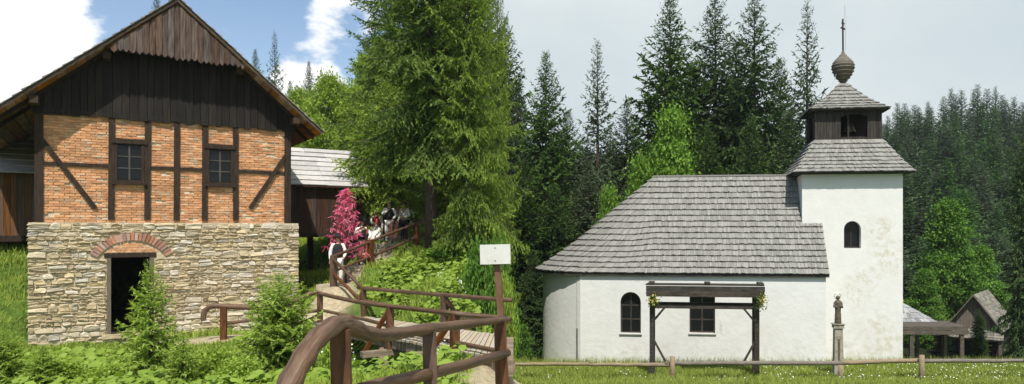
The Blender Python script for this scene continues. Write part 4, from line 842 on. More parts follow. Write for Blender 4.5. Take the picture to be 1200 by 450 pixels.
# ------------------------------------------------------------------ ribbon tree
rp = ray(405, 333, 25.0); rp.z = gz(rp.x, rp.y); rt = thing('ribbon_tree', 'slender tree hung all over with bright pink ribbons beside the steps', 'decorated tree', rp); Hh = EZ - (217 - HZ) / F * 25 - rp.z
tk = MB().tube([(0, 0, -.2), (.02, 0, Hh * .5), (0, .02, Hh * .97)], [.05, .035, .01], 8); brs = []
for k in range(46):
    z = Hh * (.28 + .7 * k / 46); a = k * 2.4; Lb = .62 * (1 - (k / 46)) ** .8 + .10; e = (Lb * math.cos(a), Lb * math.sin(a), z + Lb * .25); tk.tube([(0, 0, z), e], [.012, .005], 5); brs.append(((0, 0, z), e))
tk.build('trunk', mat('ribbon_tree_bark', (.10, .05, .04)), rt)
g = np.random.default_rng(4); V = []; vv = []
for (a, b) in brs:
    a, b = np.array(a), np.array(b)
    for _ in range(34):
        t = g.uniform(.2, 1.05); p = a + (b - a) * t; d = np.array([g.normal() * .5, g.normal() * .5, -g.uniform(.1, 1.0)]); d /= np.linalg.norm(d); l = g.uniform(.08, .26); s_ = np.cross(d, g.normal(size=3)); s_ = s_ / np.linalg.norm(s_) * g.uniform(.005, .012); V.append([p - s_, p + s_, p + d * l + s_, p + d * l - s_]); vv.append(g.random())
link('ribbons', tri_mesh('ribbons', V, mat('pink_ribbon', (.66, .025, .15), (.74, .06, .23), .6, 5, attr=True, attr_to=(.84, .30, .44), trans=.25), vv, 4), rt)
# ------------------------------------------------------------------ people
skin = mat('skin', (.50, .30, .20), (.55, .34, .23), .6); cwhite = mat('white_linen', (.72, .70, .66), (.80, .78, .74), .8); cblack = mat('black_felt', (.012, .012, .014), (.025, .023, .025), .9); cred = mat('red_bodice', (.42, .05, .05), (.5, .09, .07), .8); cdark = mat('dark_cloth', (.03, .03, .045), (.05, .05, .07), .85); hair_m = mat('brown_hair', (.06, .035, .02), (.12, .075, .04), .7); hair_l = mat('fair_hair', (.30, .19, .09), (.40, .28, .15), .7); shoe = mat('black_leather', (.015, .013, .012), rough=.5)
def skinned(name, V, E, Rd, m, parent, sub=1):
    me = bpy.data.meshes.new(name); me.from_pydata([tuple(v) for v in V], E, []); me.materials.append(m); o = link(name, me, parent); md = o.modifiers.new('skin', 'SKIN'); md.use_smooth_shade = True
    for i, r in enumerate(Rd):
        sv = me.skin_vertices[0].data[i]; sv.radius = r if isinstance(r, tuple) else (r, r); sv.use_root = (i == 0)
    s = o.modifiers.new('sub', 'SUBSURF'); s.levels = sub; s.render_levels = sub; return o
def person(label, loc, rz, pose, top, bottom, head, skirt=False, vest=None, hat=False, h=1.0):
    root = thing('person', label, 'person', loc, rz); root.scale = (h,) * 3
    J = dict(pel=(0, 0, .95), spi=(0, .01, 1.14), che=(0, 0, 1.34), nek=(0, .01, 1.49), hd0=(0, -.005, 1.56), hd1=(0, -.012, 1.64), hd2=(0, 0, 1.72), nos=(0, -.115, 1.625),
             shL=(-.17, 0, 1.42), shR=(.17, 0, 1.42), hpL=(-.09, 0, .90), hpR=(.09, 0, .90), knL=(-.10, -.02, .50), knR=(.10, -.02, .50), anL=(-.10, .01, .09), anR=(.10, .01, .09), toL=(-.12, -.14, .04), toR=(.12, -.14, .04))
    J.update(dict(elL=(-.25, -.01, 1.15), elR=(.25, -.01, 1.15), wrL=(-.24, -.12, .92), wrR=(.24, -.12, .92))); J.update(pose)
    Rr = dict(pel=(.15, .11), spi=(.125, .095), che=(.15, .105), nek=.05, hd0=.068, hd1=(.078, .092), hd2=(.055, .06), nos=.016, shL=.06, shR=.06, hpL=.085, hpR=.085, knL=.06, knR=.06, anL=.042, anR=.042, toL=.035, toR=.035, elL=.044, elR=.044, wrL=.028, wrR=.028)
    E = [('pel', 'spi'), ('spi', 'che'), ('che', 'nek'), ('nek', 'hd0'), ('hd0', 'hd1'), ('hd1', 'hd2'), ('hd1', 'nos'), ('che', 'shL'), ('che', 'shR'), ('shL', 'elL'), ('elL', 'wrL'), ('shR', 'elR'), ('elR', 'wrR'), ('pel', 'hpL'), ('pel', 'hpR'), ('hpL', 'knL'), ('knL', 'anL'), ('anL', 'toL'), ('hpR', 'knR'), ('knR', 'anR'), ('anR', 'toR')]
    for S in 'LR':
        wv, e = Vector(J['wr' + S]), Vector(J['el' + S]); d = (wv - e).normalized(); sd = d.cross(Vector((0, 1, 0))).normalized(); J['pa' + S] = wv + d * .07; Rr['pa' + S] = (.036, .02); E.append(('wr' + S, 'pa' + S))
        for f in range(4):
            o = (f - 1.5) * .02; l = (.055, .07, .066, .05)[f]; a, b = 'f%d%s' % (f, S), 'g%d%s' % (f, S); J[a] = wv + d * .10 + sd * o; J[b] = wv + d * (.10 + l * .8) + sd * o * 1.15 + Vector((0, -.025, 0)); Rr[a] = .009; Rr[b] = .007; E += [('pa' + S, a), (a, b)]
        J['th' + S] = wv + d * .055 + sd * (.05 if S == 'L' else -.05) + Vector((0, -.02, 0)); Rr['th' + S] = .01; E.append(('wr' + S, 'th' + S))
    K = list(J); skinned('body', [J[k] for k in K], [(K.index(a), K.index(b)) for a, b in E], [Rr[k] for k in K], skin, root)
    def cloth(name, ks, es, gr, m):
        skinned(name, [J[k] if isinstance(k, str) else k for k in ks], es, [tuple(x + gr for x in (Rr[k] if isinstance(Rr[k], tuple) else (Rr[k], Rr[k]))) for k in ks], m, root)
    cloth('shirt', ['pel', 'spi', 'che', 'shL', 'elL', 'wrL', 'shR', 'elR', 'wrR'], [(0, 1), (1, 2), (2, 3), (3, 4), (4, 5), (2, 6), (6, 7), (7, 8)], .018, top)
    if skirt: MB().lathe([(.12, 1.12), (.15, 1.05), (.22, .85), (.30, .55), (.33, .42), (.315, .42), (.12, 1.0)], 18).build('skirt', bottom, root, smooth=True)
    else: cloth('trousers', ['pel', 'hpL', 'knL', 'anL', 'hpR', 'knR', 'anR'], [(0, 1), (1, 2), (2, 3), (0, 4), (4, 5), (5, 6)], .02, bottom)
    cloth('shoes', ['anL', 'toL'], [(0, 1)], .012, shoe); cloth('shoes', ['anR', 'toR'], [(0, 1)], .012, shoe)
    if vest: MB().lathe([(.165, 1.0), (.16, 1.12), (.175, 1.3), (.17, 1.4), (.09, 1.47)], 16).build('vest', vest, root, smooth=True).scale = (1.06, .80, 1)
    hb = Vector(J['hd1']); hh = MB().lathe([(.088, -.05), (.098, .03), (.09, .09), (.05, .125), (.01, .13)], 14); o = hh.build('hair', head, root, smooth=True); o.location = hb + Vector((0, .022, .005))
    ey = MB()
    for s in (-1, 1): ey.lathe([(.003, -.006), (.009, 0), (.003, .006)], 6, (s * .032, -.085))
    ey.box(-.025, .025, -.082, -.076, -.052, -.045); o = ey.build('face_features', mat('dark_features', (.05, .02, .015)), root); o.location = hb + Vector((0, -.008, .005))
    if hat: o = MB().lathe([(.17, .055), (.175, .065), (.10, .075), (.095, .16), (.06, .18), (.01, .18)], 16).build('hat', cblack, root, smooth=True); o.location = hb + Vector((0, .0, .02))
    return root
def at(px, Y): p = ray(px, 300, Y); return Vector((p.x, p.y, gz(p.x, p.y)))
bow = dict(elR=(.30, -.12, 1.18), wrR=(.16, -.36, 1.05), elL=(-.27, -.14, 1.22), wrL=(-.08, -.30, 1.36))
person('person in white shirt and black vest at the foot of the steps', at(396, 24.4), .3, dict(wrR=(.20, -.2, 1.0)), cwhite, cwhite, hair_m, vest=cblack, hat=True)
pc1 = at(424, 26.6); person('musician in white sleeves playing a cello halfway up the steps', pc1, .6, bow, cwhite, cdark, hair_m, vest=cblack, hat=True)
person('person in white skirt and red bodice standing between the two cello players', at(441, 30.6), .2, dict(elL=(-.2, -.05, 1.18), wrL=(-.04, -.2, 1.15)), cwhite, cwhite, hair_l, skirt=True, vest=cred)
pc2 = at(456, 29.2); person('musician in dark vest with a brown cello near the top of the steps', pc2, .3, bow, cwhite, cwhite, hair_m, vest=cblack)
person('person in white shirt standing beside the spruce trunk', at(474, 30.2), -.4, dict(wrR=(.14, -.25, 1.1)), cwhite, cdark, hair_m)
cel = mat('cello_varnish', (.20, .045, .02), (.30, .08, .03), .3, 6, spec=.6)
def cello(label, loc, rz):
    t = thing('cello', label, 'cello', loc, rz); o = []
    for k in range(28):
        a = 2 * math.pi * k / 28; z = .40 * -math.cos(a); f = .22 + .03 * math.cos(a) - (.09 * math.exp(-((z - .03) / .10) ** 2)); o.append((f * math.sin(a) if abs(math.sin(a)) > .02 else 0, .58 + z))
    b = MB(); b.prism(o, -.07, .07); bo = b.build('body', cel, t); MB().bar((0, -.09, .85), (0, -.05, 1.45), .045, .03, (0, 1, 0)).build('neck', cel, t); MB().lathe([(.02, 1.44), (.04, 1.48), (.035, 1.55), (.01, 1.58)], 8, (0, -.04)).build('scroll', cel, t); MB().bar((0, -.105, .55), (0, -.10, 1.2), .05, .012, (0, 1, 0)).build('fingerboard', cblack, t); MB().tube([(0, 0, .2), (0, 0, 0)], .008, 6).build('spike', mat('steel', (.5, .5, .5), metal=1, rough=.3), t)
    MB().box(-.05, .05, -.11, -.07, .42, .50).build('bridge_piece', mat('pale_maple', (.5, .38, .22)), t)
    return t
c1_ = cello('red-brown cello held upright halfway up the steps', pc1 + Vector((.10, -.34, .02)), .5); c1_.rotation_euler = (math.radians(-10), math.radians(10), .5)
c2_ = cello('red-brown cello near the top of the steps by the spruce', pc2 + Vector((.14, -.36, .02)), .3); c2_.rotation_euler = (math.radians(-10), math.radians(12), .3)
# ------------------------------------------------------------------ trees
bark = mat('spruce_bark', (.055, .042, .032), (.11, .085, .065), .95, 5, (2, 2, .6), .02, 10)
bark_d = mat('grey_bark', (.07, .06, .05), (.13, .115, .095), .95, 5, (2, 2, .6), .02, 10)
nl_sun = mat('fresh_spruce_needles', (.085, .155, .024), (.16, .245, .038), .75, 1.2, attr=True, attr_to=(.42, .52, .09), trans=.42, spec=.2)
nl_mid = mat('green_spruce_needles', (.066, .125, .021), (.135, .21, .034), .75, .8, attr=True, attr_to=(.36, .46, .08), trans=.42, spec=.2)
nl_dark = mat('dark_spruce_needles', (.022, .048, .017), (.045, .083, .026), .8, .6, objvar=.22, attr=True, attr_to=(.10, .16, .046), trans=.2, spec=.15)  # overcast dimness of the right wood is put into this needle colour
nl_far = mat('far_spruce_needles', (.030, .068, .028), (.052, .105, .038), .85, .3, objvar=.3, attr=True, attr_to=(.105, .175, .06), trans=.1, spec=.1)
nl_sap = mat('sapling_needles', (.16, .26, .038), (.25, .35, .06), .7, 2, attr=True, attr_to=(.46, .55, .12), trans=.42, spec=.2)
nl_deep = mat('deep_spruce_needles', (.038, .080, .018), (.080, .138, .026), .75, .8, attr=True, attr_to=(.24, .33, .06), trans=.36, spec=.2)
def unit(a): return a / (np.linalg.norm(a, axis=-1, keepdims=True) + 1e-9)
def spruce(name, seed, H, R, nb, h0, sp, tk, tl, mtl, droop=.35, up=.22, prof=.8, thin=1.0, irr=.25, bmat=bark, rnd=.3):
    """tapered trunk, whorled drooping branches, side twigs and needle tufts; returns (root, trunk, crown) at unit place"""
    g = np.random.default_rng(seed); T = []; VV = []; bm_ = MB()
    bm_.tube([(0, 0, -.3), (0, 0, H * .25), (.02 * H * g.normal() * .2, 0, H * .6), (0, 0, H)], [H * .015 + .02, H * .012 + .015, H * .006 + .01, .006], 9, wob=.05)
    for i in range(nb):
        f = (i + g.uniform(-.4, .4)) / nb; f = min(max(f, 0), .995); z = H * (h0 + (1 - h0) * f); az = i * 2.399 + g.normal() * .3
        L = R * ((1 - f) ** prof * .97 + .03) * (1 + g.normal() * irr * .6) * (.82 + .18 * min(1, f / .12)) * min(1, (1 - f) / .22) ** .55; L = max(L, .06); tl_ = tl * (.35 + .65 * min(1, (1 - f) / .3))
        e = -.18 + .95 * f ** 1.4 + g.normal() * .08; dr = droop * (1 - f * .6)
        n = max(3, int(L / sp)); t = np.linspace(.10, 1, n) + g.normal(size=n) * .02
        r = np.array([math.cos(az), math.sin(az), 0]); s = np.array([-math.sin(az), math.cos(az), 0])
        zz = L * (math.tan(e) * t - dr * t ** 2 * 1.5 + up * t ** 3 * 1.6); P = r * (L * t)[:, None] + np.array([0, 0, z]) + np.array([0, 0, 1.]) * zz[:, None] + s * (np.sin(t * 3 + az) * .05 * L)[:, None]
        sl = math.tan(e) - dr * 3 * t + up * 4.8 * t ** 2; Tn = unit(r[None] + np.array([0, 0, 1.]) * sl[:, None])
        if L > .5 and nb < 400: bm_.tube([(0, 0, z)] + [tuple(P[k]) for k in range(0, n, max(1, n // 4))], [.02 + L * .010] + [.012 + L * .006 * (1 - k / n) for k in range(0, n, max(1, n // 4))], 5, caps=False)
        for sgn in (-1, 1, 0):
            if sgn == 0: D = Tn; l = np.full(n, sp * 1.6)
            else:
                D = unit(Tn * .62 + sgn * s[None] * (.72 + g.normal(size=(n, 1)) * .12) + np.array([0, 0, -.16 - dr * .35]) + g.normal(size=(n, 3)) * .10); l = (L * .40 * (1.05 - t) ** .75 + tl * .9) * (1 + g.normal(size=n) * .22)
            l = np.clip(l, tl * .6, None); k = np.clip((l / tk).astype(int), 2, 16)
            tid = np.repeat(np.arange(n), k); off = np.concatenate([(np.arange(q) + g.random(q) * .8) / q for q in k]); m = len(tid)
            if thin < 1: keep = g.random(m) < thin; tid, off = tid[keep], off[keep]; m = len(tid)
            Bp = P[tid] + D[tid] * (l[tid] * off)[:, None] + np.array([0, 0, -1.]) * (l[tid] * off ** 2 * .22)[:, None]
            dd = unit(D[tid] * .75 + g.normal(size=(m, 3)) * .45 + np.array([0, 0, -.16])); ww = unit(np.cross(dd, g.normal(size=(m, 3)) + np.array([0, 0, 1.2]))); ln = tl_ * g.uniform(.7, 1.3, m)
            Bp = Bp - dd * (ln * .25)[:, None]
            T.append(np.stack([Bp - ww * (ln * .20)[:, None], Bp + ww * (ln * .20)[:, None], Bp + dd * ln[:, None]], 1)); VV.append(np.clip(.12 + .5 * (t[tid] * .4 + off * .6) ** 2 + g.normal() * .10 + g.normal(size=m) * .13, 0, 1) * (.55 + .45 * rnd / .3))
    T = np.concatenate(T); VV = np.concatenate(VV); root = bpy.data.objects.new(name, None); col.objects.link(root); root['category'] = 'tree'; root['label'] = ''
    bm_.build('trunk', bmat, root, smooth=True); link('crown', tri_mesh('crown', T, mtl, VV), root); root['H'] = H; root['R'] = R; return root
USED = set()
def put(proto, px, Y, tip, label, hw=None, group=None, rz=None, sink=.1):
    """stand a tree on the ground at this pixel column and distance, scaled so its tip reaches the pixel row"""
    x = (px - PX0) / F * Y; g = gz(x, Y) - sink; h = EZ - (tip - HZ) / F * Y - g; s = h / proto['H']; sx = (hw / F * Y) / proto['R'] if hw else s
    if proto.name in USED: r = copy_tree(proto, (x, Y, g), rz if rz is not None else R_.uniform(0, 6.28), (sx, sx, s), label, group)
    else:
        USED.add(proto.name); r = proto; r.location = (x, Y, g); r.rotation_euler = (0, 0, rz if rz is not None else R_.uniform(0, 6.28)); r.scale = (sx, sx, s); r['label'] = label
        if group: r['group'] = group
    return r
def leafy(name, seed, H, R, ncl, nlf, ls, mtl, base=.25, point=.35, cl=.5, bmat=bark_d):
    g = np.random.default_rng(seed); bm_ = MB(); bm_.tube([(0, 0, -.3), (.1, .05, H * .3), (-.05, 0, H * .6), (0, 0, H * .92)], [H * .022 + .02, H * .016 + .015, H * .009 + .01, .008], 9, wob=.05); T = []; VV = []
    for i in range(ncl):
        f = g.random() ** .85; z = H * (base + (1 - base) * f); rr = R * (math.sin(min(1, (f * .9 + .12)) * math.pi) ** .7) * (1 - f * point) * g.uniform(.35, 1.05) ; a = g.uniform(0, 6.28); c = np.array([rr * math.cos(a), rr * math.sin(a), z])
        if i % 3 == 0: z0 = max(H * .12, z - rr * .8); bm_.tube([(0, 0, z0), (c[0] * .5, c[1] * .5, (z0 + z) / 2 + .1), tuple(c)], [.03 + rr * .014, .02 + rr * .008, .008], 5, caps=False)
        k = int(nlf * g.uniform(.5, 1.4)); p = c + g.normal(size=(k, 3)) * np.array([cl, cl, cl * .55]) * g.uniform(.6, 1.3); d1 = unit(g.normal(size=(k, 3)) * .7 + np.array([0, 0, -.35])); up_ = unit(g.normal(size=(k, 3)) * .6 + np.array([0, 0, 1.])); d2 = unit(np.cross(d1, up_)); s = ls * g.uniform(.6, 1.3, k)[:, None]
        T.append(np.stack([p, p + d1 * s * .55 + d2 * s * .42, p + d1 * s * 1.15, p + d1 * s * .55 - d2 * s * .42], 1)); VV.append(np.clip(.35 + g.normal() * .15 + g.normal(size=k) * .2, 0, 1))
    T = np.concatenate(T); VV = np.concatenate(VV); root = bpy.data.objects.new(name, None); col.objects.link(root); root['category'] = 'tree'; bm_.build('trunk', bmat, root, smooth=True); link('crown', tri_mesh('crown', T, mtl, VV, 4), root); root['H'] = H; root['R'] = R; return root
lf_sun = mat('fresh_leaves', (.16, .25, .026), (.24, .33, .045), .7, 1, attr=True, attr_to=(.38, .50, .09), trans=.4, spec=.25)
lf_right = mat('bright_leaves', (.085, .185, .018), (.14, .26, .03), .7, 1, attr=True, attr_to=(.25, .41, .06), trans=.3, spec=.2)

# --- left half
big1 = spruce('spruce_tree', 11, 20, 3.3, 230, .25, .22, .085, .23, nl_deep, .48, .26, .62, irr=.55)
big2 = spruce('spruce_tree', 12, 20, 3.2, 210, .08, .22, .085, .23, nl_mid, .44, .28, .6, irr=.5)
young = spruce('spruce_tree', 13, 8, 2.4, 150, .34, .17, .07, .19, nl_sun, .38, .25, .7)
put(big1, 505, 27, -190, 'tall spruce with bare lower trunk at the top of the steps', 76)
put(big2, 549, 26, -160, 'light green drooping spruce at the right end of the footbridge bank', 43)
put(young, 452, 31.5, 98, 'young drooping spruce hanging over the musicians', 62)
put(big1, 462, 38, -60, 'dark tall spruce rising behind the young drooping spruce', 58); put(big1, 520, 40, -80, 'dark spruce filling the gap behind the tall trunk at the steps', 80); put(big2, 563, 36, -70, 'dense spruce behind the notice board reaching above the picture', 38); put(big2, 583, 31, -60, 'narrow spruce at the edge of the left wood beside the open sky', 22); put(young, 540, 31, 150, 'low spruce in the shade right of the steps', 52); put(young, 572, 27.5, 200, 'small bright spruce above the notice board', 27)
put(young, 420, 40, 120, 'broad young spruce left of the dark tall spruce', 45)
dec1 = leafy('broadleaf_tree', 21, 10, 3.2, 230, 110, .17, lf_sun, .12, cl=.45); dec2 = leafy('broadleaf_tree', 22, 10, 3.0, 230, 110, .17, lf_sun, .12, cl=.45)
put(dec1, 385, 44, 92, 'light green leafy tree behind the bleached shed roof', 42); put(dec2, 432, 48, 70, 'light green leafy tree beside the tall dark spruce', 42); put(dec1, 350, 50, 108, 'leafy tree just beyond the right eave of the mill', 32, rz=2); put(dec2, 405, 55, 105, 'pale green tree between the two leafy trees behind the shed', 38, rz=1)
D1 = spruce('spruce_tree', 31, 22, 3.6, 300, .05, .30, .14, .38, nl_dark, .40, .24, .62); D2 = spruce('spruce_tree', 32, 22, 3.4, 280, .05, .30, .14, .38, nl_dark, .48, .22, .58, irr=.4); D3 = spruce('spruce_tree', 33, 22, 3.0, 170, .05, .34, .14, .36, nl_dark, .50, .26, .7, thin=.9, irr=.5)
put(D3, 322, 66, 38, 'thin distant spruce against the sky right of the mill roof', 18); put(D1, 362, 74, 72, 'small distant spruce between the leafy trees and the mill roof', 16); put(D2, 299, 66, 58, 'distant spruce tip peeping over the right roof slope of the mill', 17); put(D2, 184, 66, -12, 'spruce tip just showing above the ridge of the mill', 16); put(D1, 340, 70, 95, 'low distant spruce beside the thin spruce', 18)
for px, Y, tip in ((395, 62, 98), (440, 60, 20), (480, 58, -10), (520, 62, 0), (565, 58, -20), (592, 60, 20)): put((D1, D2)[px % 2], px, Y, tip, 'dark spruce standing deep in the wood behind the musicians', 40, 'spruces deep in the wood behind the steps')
sap1 = spruce('spruce_sapling', 41, 2.4, .62, 105, .02, .06, .028, .085, nl_sap, .22, .22, .8); sap2 = spruce('spruce_sapling', 42, 2.3, .85, 130, .02, .06, .028, .085, nl_sap, .20, .2, .6)
put(sap1, 176, 13.6, 310, 'bright green spruce sapling in front of the mill door', 40); put(sap2, 327, 14.2, 322, 'bushy bright green spruce sapling beside the curled handrail', 56)
put(sap2, 4, 12.5, 388, 'leafy spruce sapling at the lower left corner', 34); put(sap1, 50, 12.2, 405, 'low spruce sapling left of the mill door below the stone wall', 30); put(sap1, 215, 12.5, 392, 'low spruce sapling between the two bright saplings', 34)
# --- right half
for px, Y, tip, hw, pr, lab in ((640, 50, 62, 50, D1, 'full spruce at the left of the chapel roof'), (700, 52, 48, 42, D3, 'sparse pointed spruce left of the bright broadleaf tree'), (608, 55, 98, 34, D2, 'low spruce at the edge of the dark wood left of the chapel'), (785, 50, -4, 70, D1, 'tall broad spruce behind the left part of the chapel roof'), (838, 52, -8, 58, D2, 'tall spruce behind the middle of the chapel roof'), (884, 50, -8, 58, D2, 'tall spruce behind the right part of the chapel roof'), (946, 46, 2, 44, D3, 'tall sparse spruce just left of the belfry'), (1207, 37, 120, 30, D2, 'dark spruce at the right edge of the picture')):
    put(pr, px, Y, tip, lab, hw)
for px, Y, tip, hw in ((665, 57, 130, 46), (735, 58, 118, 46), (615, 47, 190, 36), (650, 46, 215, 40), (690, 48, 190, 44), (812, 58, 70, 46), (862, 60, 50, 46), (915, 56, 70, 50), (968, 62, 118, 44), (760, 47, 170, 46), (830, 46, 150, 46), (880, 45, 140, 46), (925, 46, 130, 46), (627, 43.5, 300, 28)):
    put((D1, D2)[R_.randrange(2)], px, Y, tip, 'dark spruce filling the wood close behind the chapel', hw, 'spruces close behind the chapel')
dec3 = leafy('broadleaf_tree', 23, 9, 2.6, 105, 330, .15, lf_right, .10, point=.5, cl=.40)
put(dec3, 788, 43.5, 136, 'bright green leafy tree rising over the chapel roof', 46); put(dec3, 752, 44.5, 190, 'bright leafy tree filling in left of the tallest bright tree over the roof', 36, rz=3); put(dec3, 714, 43, 226, 'small bright green leafy tree left of the bright tree over the roof', 26, rz=1.2)
lf_deep = mat('deep_green_leaves', (.052, .13, .017), (.092, .195, .026), .7, 1, attr=True, attr_to=(.17, .31, .048), trans=.3, spec=.2); dec4 = leafy('broadleaf_tree', 24, 9, 2.8, 130, 340, .16, lf_deep, .03, point=.72, cl=.36)
put(dec4, 1112, 55, 238, 'rounded green leafy tree above the hut right of the tower', 46); put(dec4, 1084, 52, 318, 'green leafy bush between the tower and the hut', 30, rz=2); put(dec4, 1150, 58, 290, 'lower green leafy tree behind the hut roof', 36, rz=4)
put(D1, 1147, 42.5, 362, 'small dark spruce in front of the hut', 12); put(D2, 1104, 43.5, 372, 'tiny dark spruce beside the open shelter', 13)
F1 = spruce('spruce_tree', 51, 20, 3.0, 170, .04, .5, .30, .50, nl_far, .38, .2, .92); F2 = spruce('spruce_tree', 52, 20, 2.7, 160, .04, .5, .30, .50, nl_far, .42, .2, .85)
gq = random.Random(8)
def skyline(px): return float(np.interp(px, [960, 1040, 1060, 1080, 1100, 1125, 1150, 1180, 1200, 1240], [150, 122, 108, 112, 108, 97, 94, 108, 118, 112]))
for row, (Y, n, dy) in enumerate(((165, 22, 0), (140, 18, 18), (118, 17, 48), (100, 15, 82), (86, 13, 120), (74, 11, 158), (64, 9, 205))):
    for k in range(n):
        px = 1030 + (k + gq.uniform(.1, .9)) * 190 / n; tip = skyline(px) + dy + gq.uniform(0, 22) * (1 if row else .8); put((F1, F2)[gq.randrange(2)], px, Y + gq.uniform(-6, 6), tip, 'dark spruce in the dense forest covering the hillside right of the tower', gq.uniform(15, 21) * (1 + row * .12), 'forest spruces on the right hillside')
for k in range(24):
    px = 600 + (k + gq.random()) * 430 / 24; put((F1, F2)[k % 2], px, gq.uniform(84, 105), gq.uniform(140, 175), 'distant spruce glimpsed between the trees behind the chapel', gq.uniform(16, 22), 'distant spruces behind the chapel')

# ------------------------------------------------------------------ ground cover
gr_sun = mat('sunny_grass', (.19, .265, .027), (.27, .335, .042), .8, 1.5, attr=True, attr_to=(.36, .44, .09), trans=.3, spec=.2)
gr_med = mat('meadow_grass', (.15, .215, .03), (.22, .285, .05), .8, .8, attr=True, attr_to=(.38, .43, .11), trans=.3, spec=.2)
lfc = mat('broad_herb_leaves', (.165, .26, .024), (.235, .33, .04), .65, 2, attr=True, attr_to=(.30, .42, .08), trans=.35, spec=.3)
fl_w = mat('white_blossom', (.75, .75, .70), (.8, .8, .76), .8, 5)
g = np.random.default_rng(77)
mo = np.array([MF.o.x, MF.o.y]); mu = np.array([MF.u.x, MF.u.y]); mm_ = np.array([MF.m.x, MF.m.y])
def left_ok(x, y, pathmax=.35):
    d = np.stack([x, y], 1) - mo; a = d @ mu; b = d @ mm_; inm = (a > -.05) & (a < W + .1) & (b > -.10)
    db = dpath(x, y, [(BL.x, BL.y), (BR.x, BR.y)]); bd_ = dpath(x, y, [((BL.x + CL_.x) / 2, (BL.y + CL_.y) / 2), ((BR.x + CR.x) / 2, (BR.y + CR.y) / 2)])
    return (~inm) & (pathness(x, y) < pathmax) & (x + .12 * y < .35) & (bd_ > 1.0)
def blades(x, y, h, wd, lean=.35):
    n = len(x); z = ground(x, y) - .02; a = g.uniform(0, 6.28, n); s = np.stack([np.cos(a), np.sin(a), np.zeros(n)], 1) * (wd / 2)[:, None]; b = np.stack([x, y, z], 1); tp = b + np.stack([g.normal(size=n) * lean * h, g.normal(size=n) * lean * h, h], 1); md = (b + tp) / 2 + np.stack([np.zeros(n), np.zeros(n), h * .12], 1)
    return np.concatenate([np.stack([b - s, b + s, md + s * .7], 1), np.stack([b - s, md + s * .7, md - s * .7], 1), np.stack([md - s * .7, md + s * .7, tp], 1)]), np.tile(np.clip(.45 + g.normal(size=n) * .25, 0, 1), 3)
def scatter(n, f, reg):
    x = g.uniform(reg[0], reg[1], n); y = g.uniform(reg[2], reg[3], n); k = f(x, y); return x[k], y[k]
def infr(x, y, lo=-40, hi=1240): p = PX0 + F * x / y; return (p > lo) & (p < hi)
x, y = scatter(190000, lambda x, y: infr(x, y, -160, 640) & left_ok(x, y, .5), (-28, .5, 3.5, 38)); h = g.uniform(.08, .28, len(x)) * np.where((y > 14) & (y < 21.5) & (x < -6), .55, 1)
T, v = blades(x, y, h, .010 + y * .0011); o = link('grass', tri_mesh('grass', T, gr_sun, v), kind='stuff'); o['label'] = 'sunlit green grass on the banks round the mill and bridge'; o['category'] = 'grass'
# broad leaved herbs
def leaves(x, y, size, hmax):
    n = len(x); z = ground(x, y) + g.uniform(.03, 1, n) * hmax; c = np.stack([x, y, z], 1); nr = unit(np.stack([g.normal(size=n) * .35 - .1, g.normal(size=n) * .35 - .25, np.ones(n)], 1)); a = unit(np.cross(nr, g.normal(size=(n, 3)))); b = np.cross(nr, a); P = []
    for an, r in ((0, 1.1), (1.05, .95), (2.1, .85), (3.14, .55), (4.18, .85), (5.23, .95)): P.append(c + (a * math.cos(an) + b * math.sin(an)) * (size * r)[:, None] - nr * (size * .18 * (r > .9))[:, None])
    return np.stack(P, 1), np.clip(.4 + g.normal(size=n) * .25, 0, 1)
def herb_ok(x, y):
    nz_ = np.sin(x * 1.1 + 2) * np.sin(y * .8 + 1) + .5 * np.sin(x * 2.7) * np.sin(y * 2.1); bank = (x > -9.5) & (y > 12) & (y < 26); return infr(x, y, -20, 602) & left_ok(x, y, .15) & (((nz_ > -.1) & bank) | ((nz_ > -.35) & (y < 16.5)))
x, y = scatter(46000, herb_ok, (-16, 0, 6.5, 27)); sz = g.uniform(.035, .12, len(x)); sz = np.where(y < 11, sz * .75, sz)
T, v = leaves(x, y, sz, np.where(y < 10, .25, .36)); o = link('broad_leaved_herbs', tri_mesh('herbs', T, lfc, v, 6), kind='stuff'); o['label'] = 'broad leaved green herbs covering the banks of the gully'; o['category'] = 'herbs'
def flowers(x, y, h, r, name, label):
    n = len(x); c = np.stack([x, y, ground(x, y) + h], 1); P = []
    for an in range(5): P.append(c + np.stack([np.cos(an * 1.2566) * r, np.sin(an * 1.2566) * r * .9, np.sin(an * 1.2566) * r * .5], 1))
    o = link(name, tri_mesh(name, np.stack(P, 1), fl_w, n=5), kind='stuff'); o['label'] = label; o['category'] = 'flowers'
def clump(cx, cy, n, s): return np.concatenate([g.normal(a, s, n) for a in cx]), np.concatenate([g.normal(a, s, n) for a in cy])
cx, cy = scatter(70, lambda x, y: infr(x, y, 380, 598) & (y > 8) & (dpath(x, y, [DECK[0][:2], DECK[1][:2]]) > 2.2) & left_ok(x, y, .1), (-9, -.3, 7, 24)); x, y = clump(cx, cy, 12, .09)
flowers(x, y, g.uniform(.35, .6, len(x)), g.uniform(.006, .012, len(x)) * (.6 + y / 18), 'white_bank_flowers', 'tiny white umbel flowers scattered over the green bank')
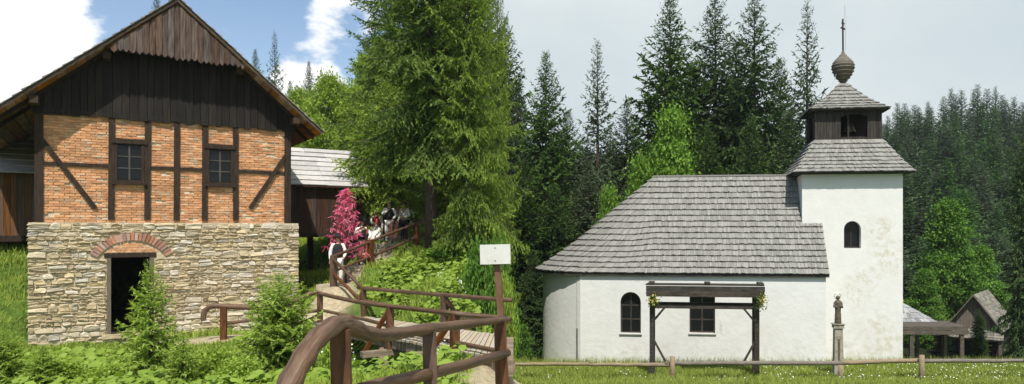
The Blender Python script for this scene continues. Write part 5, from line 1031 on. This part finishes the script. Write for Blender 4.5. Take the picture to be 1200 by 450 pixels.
# the meadow before the chapel
def mead(x, y): return infr(x, y, 580, 1300) & (x + .12 * y > -.8)
x, y = scatter(150000, lambda x, y: mead(x, y), (-6, 24, 22.5, 33.0)); h = g.uniform(.10, .26, len(x)) * (1 + .5 * (np.sin(x * 1.7) * np.sin(y * 2.3) > .4))
T, v = blades(x, y, h, np.full(len(x), .026)); o = link('grass', tri_mesh('grass', T, gr_med, v), kind='stuff'); o['label'] = 'mown meadow grass before the white chapel'; o['category'] = 'grass'
d_ = lambda x, y: mead(x, y) & (y > 30.6)
x, y = scatter(9000, lambda x, y: d_(x, y), (-5, 21, 30.4, 32.6)); h = g.uniform(.2, .6, len(x)); T, v = blades(x, y, h, np.full(len(x), .02), .25); o = link('tall_grass', tri_mesh('tall_grass', T, gr_med, v), kind='stuff'); o['label'] = 'taller uncut grass along the foot of the chapel walls'; o['category'] = 'grass'
x, y = scatter(850, lambda x, y: mead(x, y) & (g.random(len(x)) < np.clip((x - 2) / 14, .12, 1)), (-4, 21, 25.5, 31)); flowers(x, y, g.uniform(.18, .34, len(x)), g.uniform(.012, .026, len(x)), 'white_meadow_flowers', 'small white flowers dotted over the chapel meadow')
# bushes along the edge of the bank
bu1 = leafy('bush', 61, 1.6, 1.0, 70, 110, .11, lf_sun, .04, cl=.22); bu1['category'] = 'bush'; bu2 = leafy('bush', 62, 1.6, 1.1, 70, 110, .11, lf_deep, .04, cl=.24); bu2['category'] = 'bush'
for k, (px, Y, tip, hw, pr, lab) in enumerate(((585, 21, 300, 20, bu2, 'dark bush in the shade behind the notice board'), (562, 22, 298, 22, bu2, 'dark bush left of the notice board under the spruces'), (592, 17.5, 338, 12, bu1, 'bright bush at the right end of the bridge bank'), (530, 26, 285, 26, bu2, 'dark bush right of the bare spruce trunk'), (70, 12.5, 428, 34, bu1, 'leafy bush below the left part of the stone wall'), (130, 12, 432, 30, bu1, 'low leafy bush left of the sapling before the door'), (255, 13, 418, 34, bu1, 'leafy bush below the path railing'), (285, 11, 425, 32, bu1, 'low leafy bush left of the bushy sapling'), (395, 12.5, 405, 22, bu1, 'leafy herb bush below the bridge left of the gully'), (612, 42, 385, 12, bu2, 'dark bush at the foot of the wood left of the chapel'))):
    put(pr, px, Y, tip, lab, hw)

# ------------------------------------------------------------------ thin haze in the air over the valley
hz_m = bpy.data.materials.new('thin_haze'); hz_m.use_nodes = True; t = hz_m.node_tree; t.nodes.clear(); pv = t.nodes.new('ShaderNodeVolumePrincipled'); pv.inputs['Color'].default_value = (.86, .92, 1, 1); pv.inputs['Density'].default_value = .0002; pv.inputs['Anisotropy'].default_value = 0
ho = t.nodes.new('ShaderNodeOutputMaterial'); t.links.new(pv.outputs[0], ho.inputs['Volume'])
zl_ = float(GZ.min()) - 1; hb_ = MB().box(-305, 325, -64, 425, zl_, 95).build('haze', hz_m, kind='stuff'); hb_['label'] = 'thin pale haze in the valley air'; hb_['category'] = 'haze'
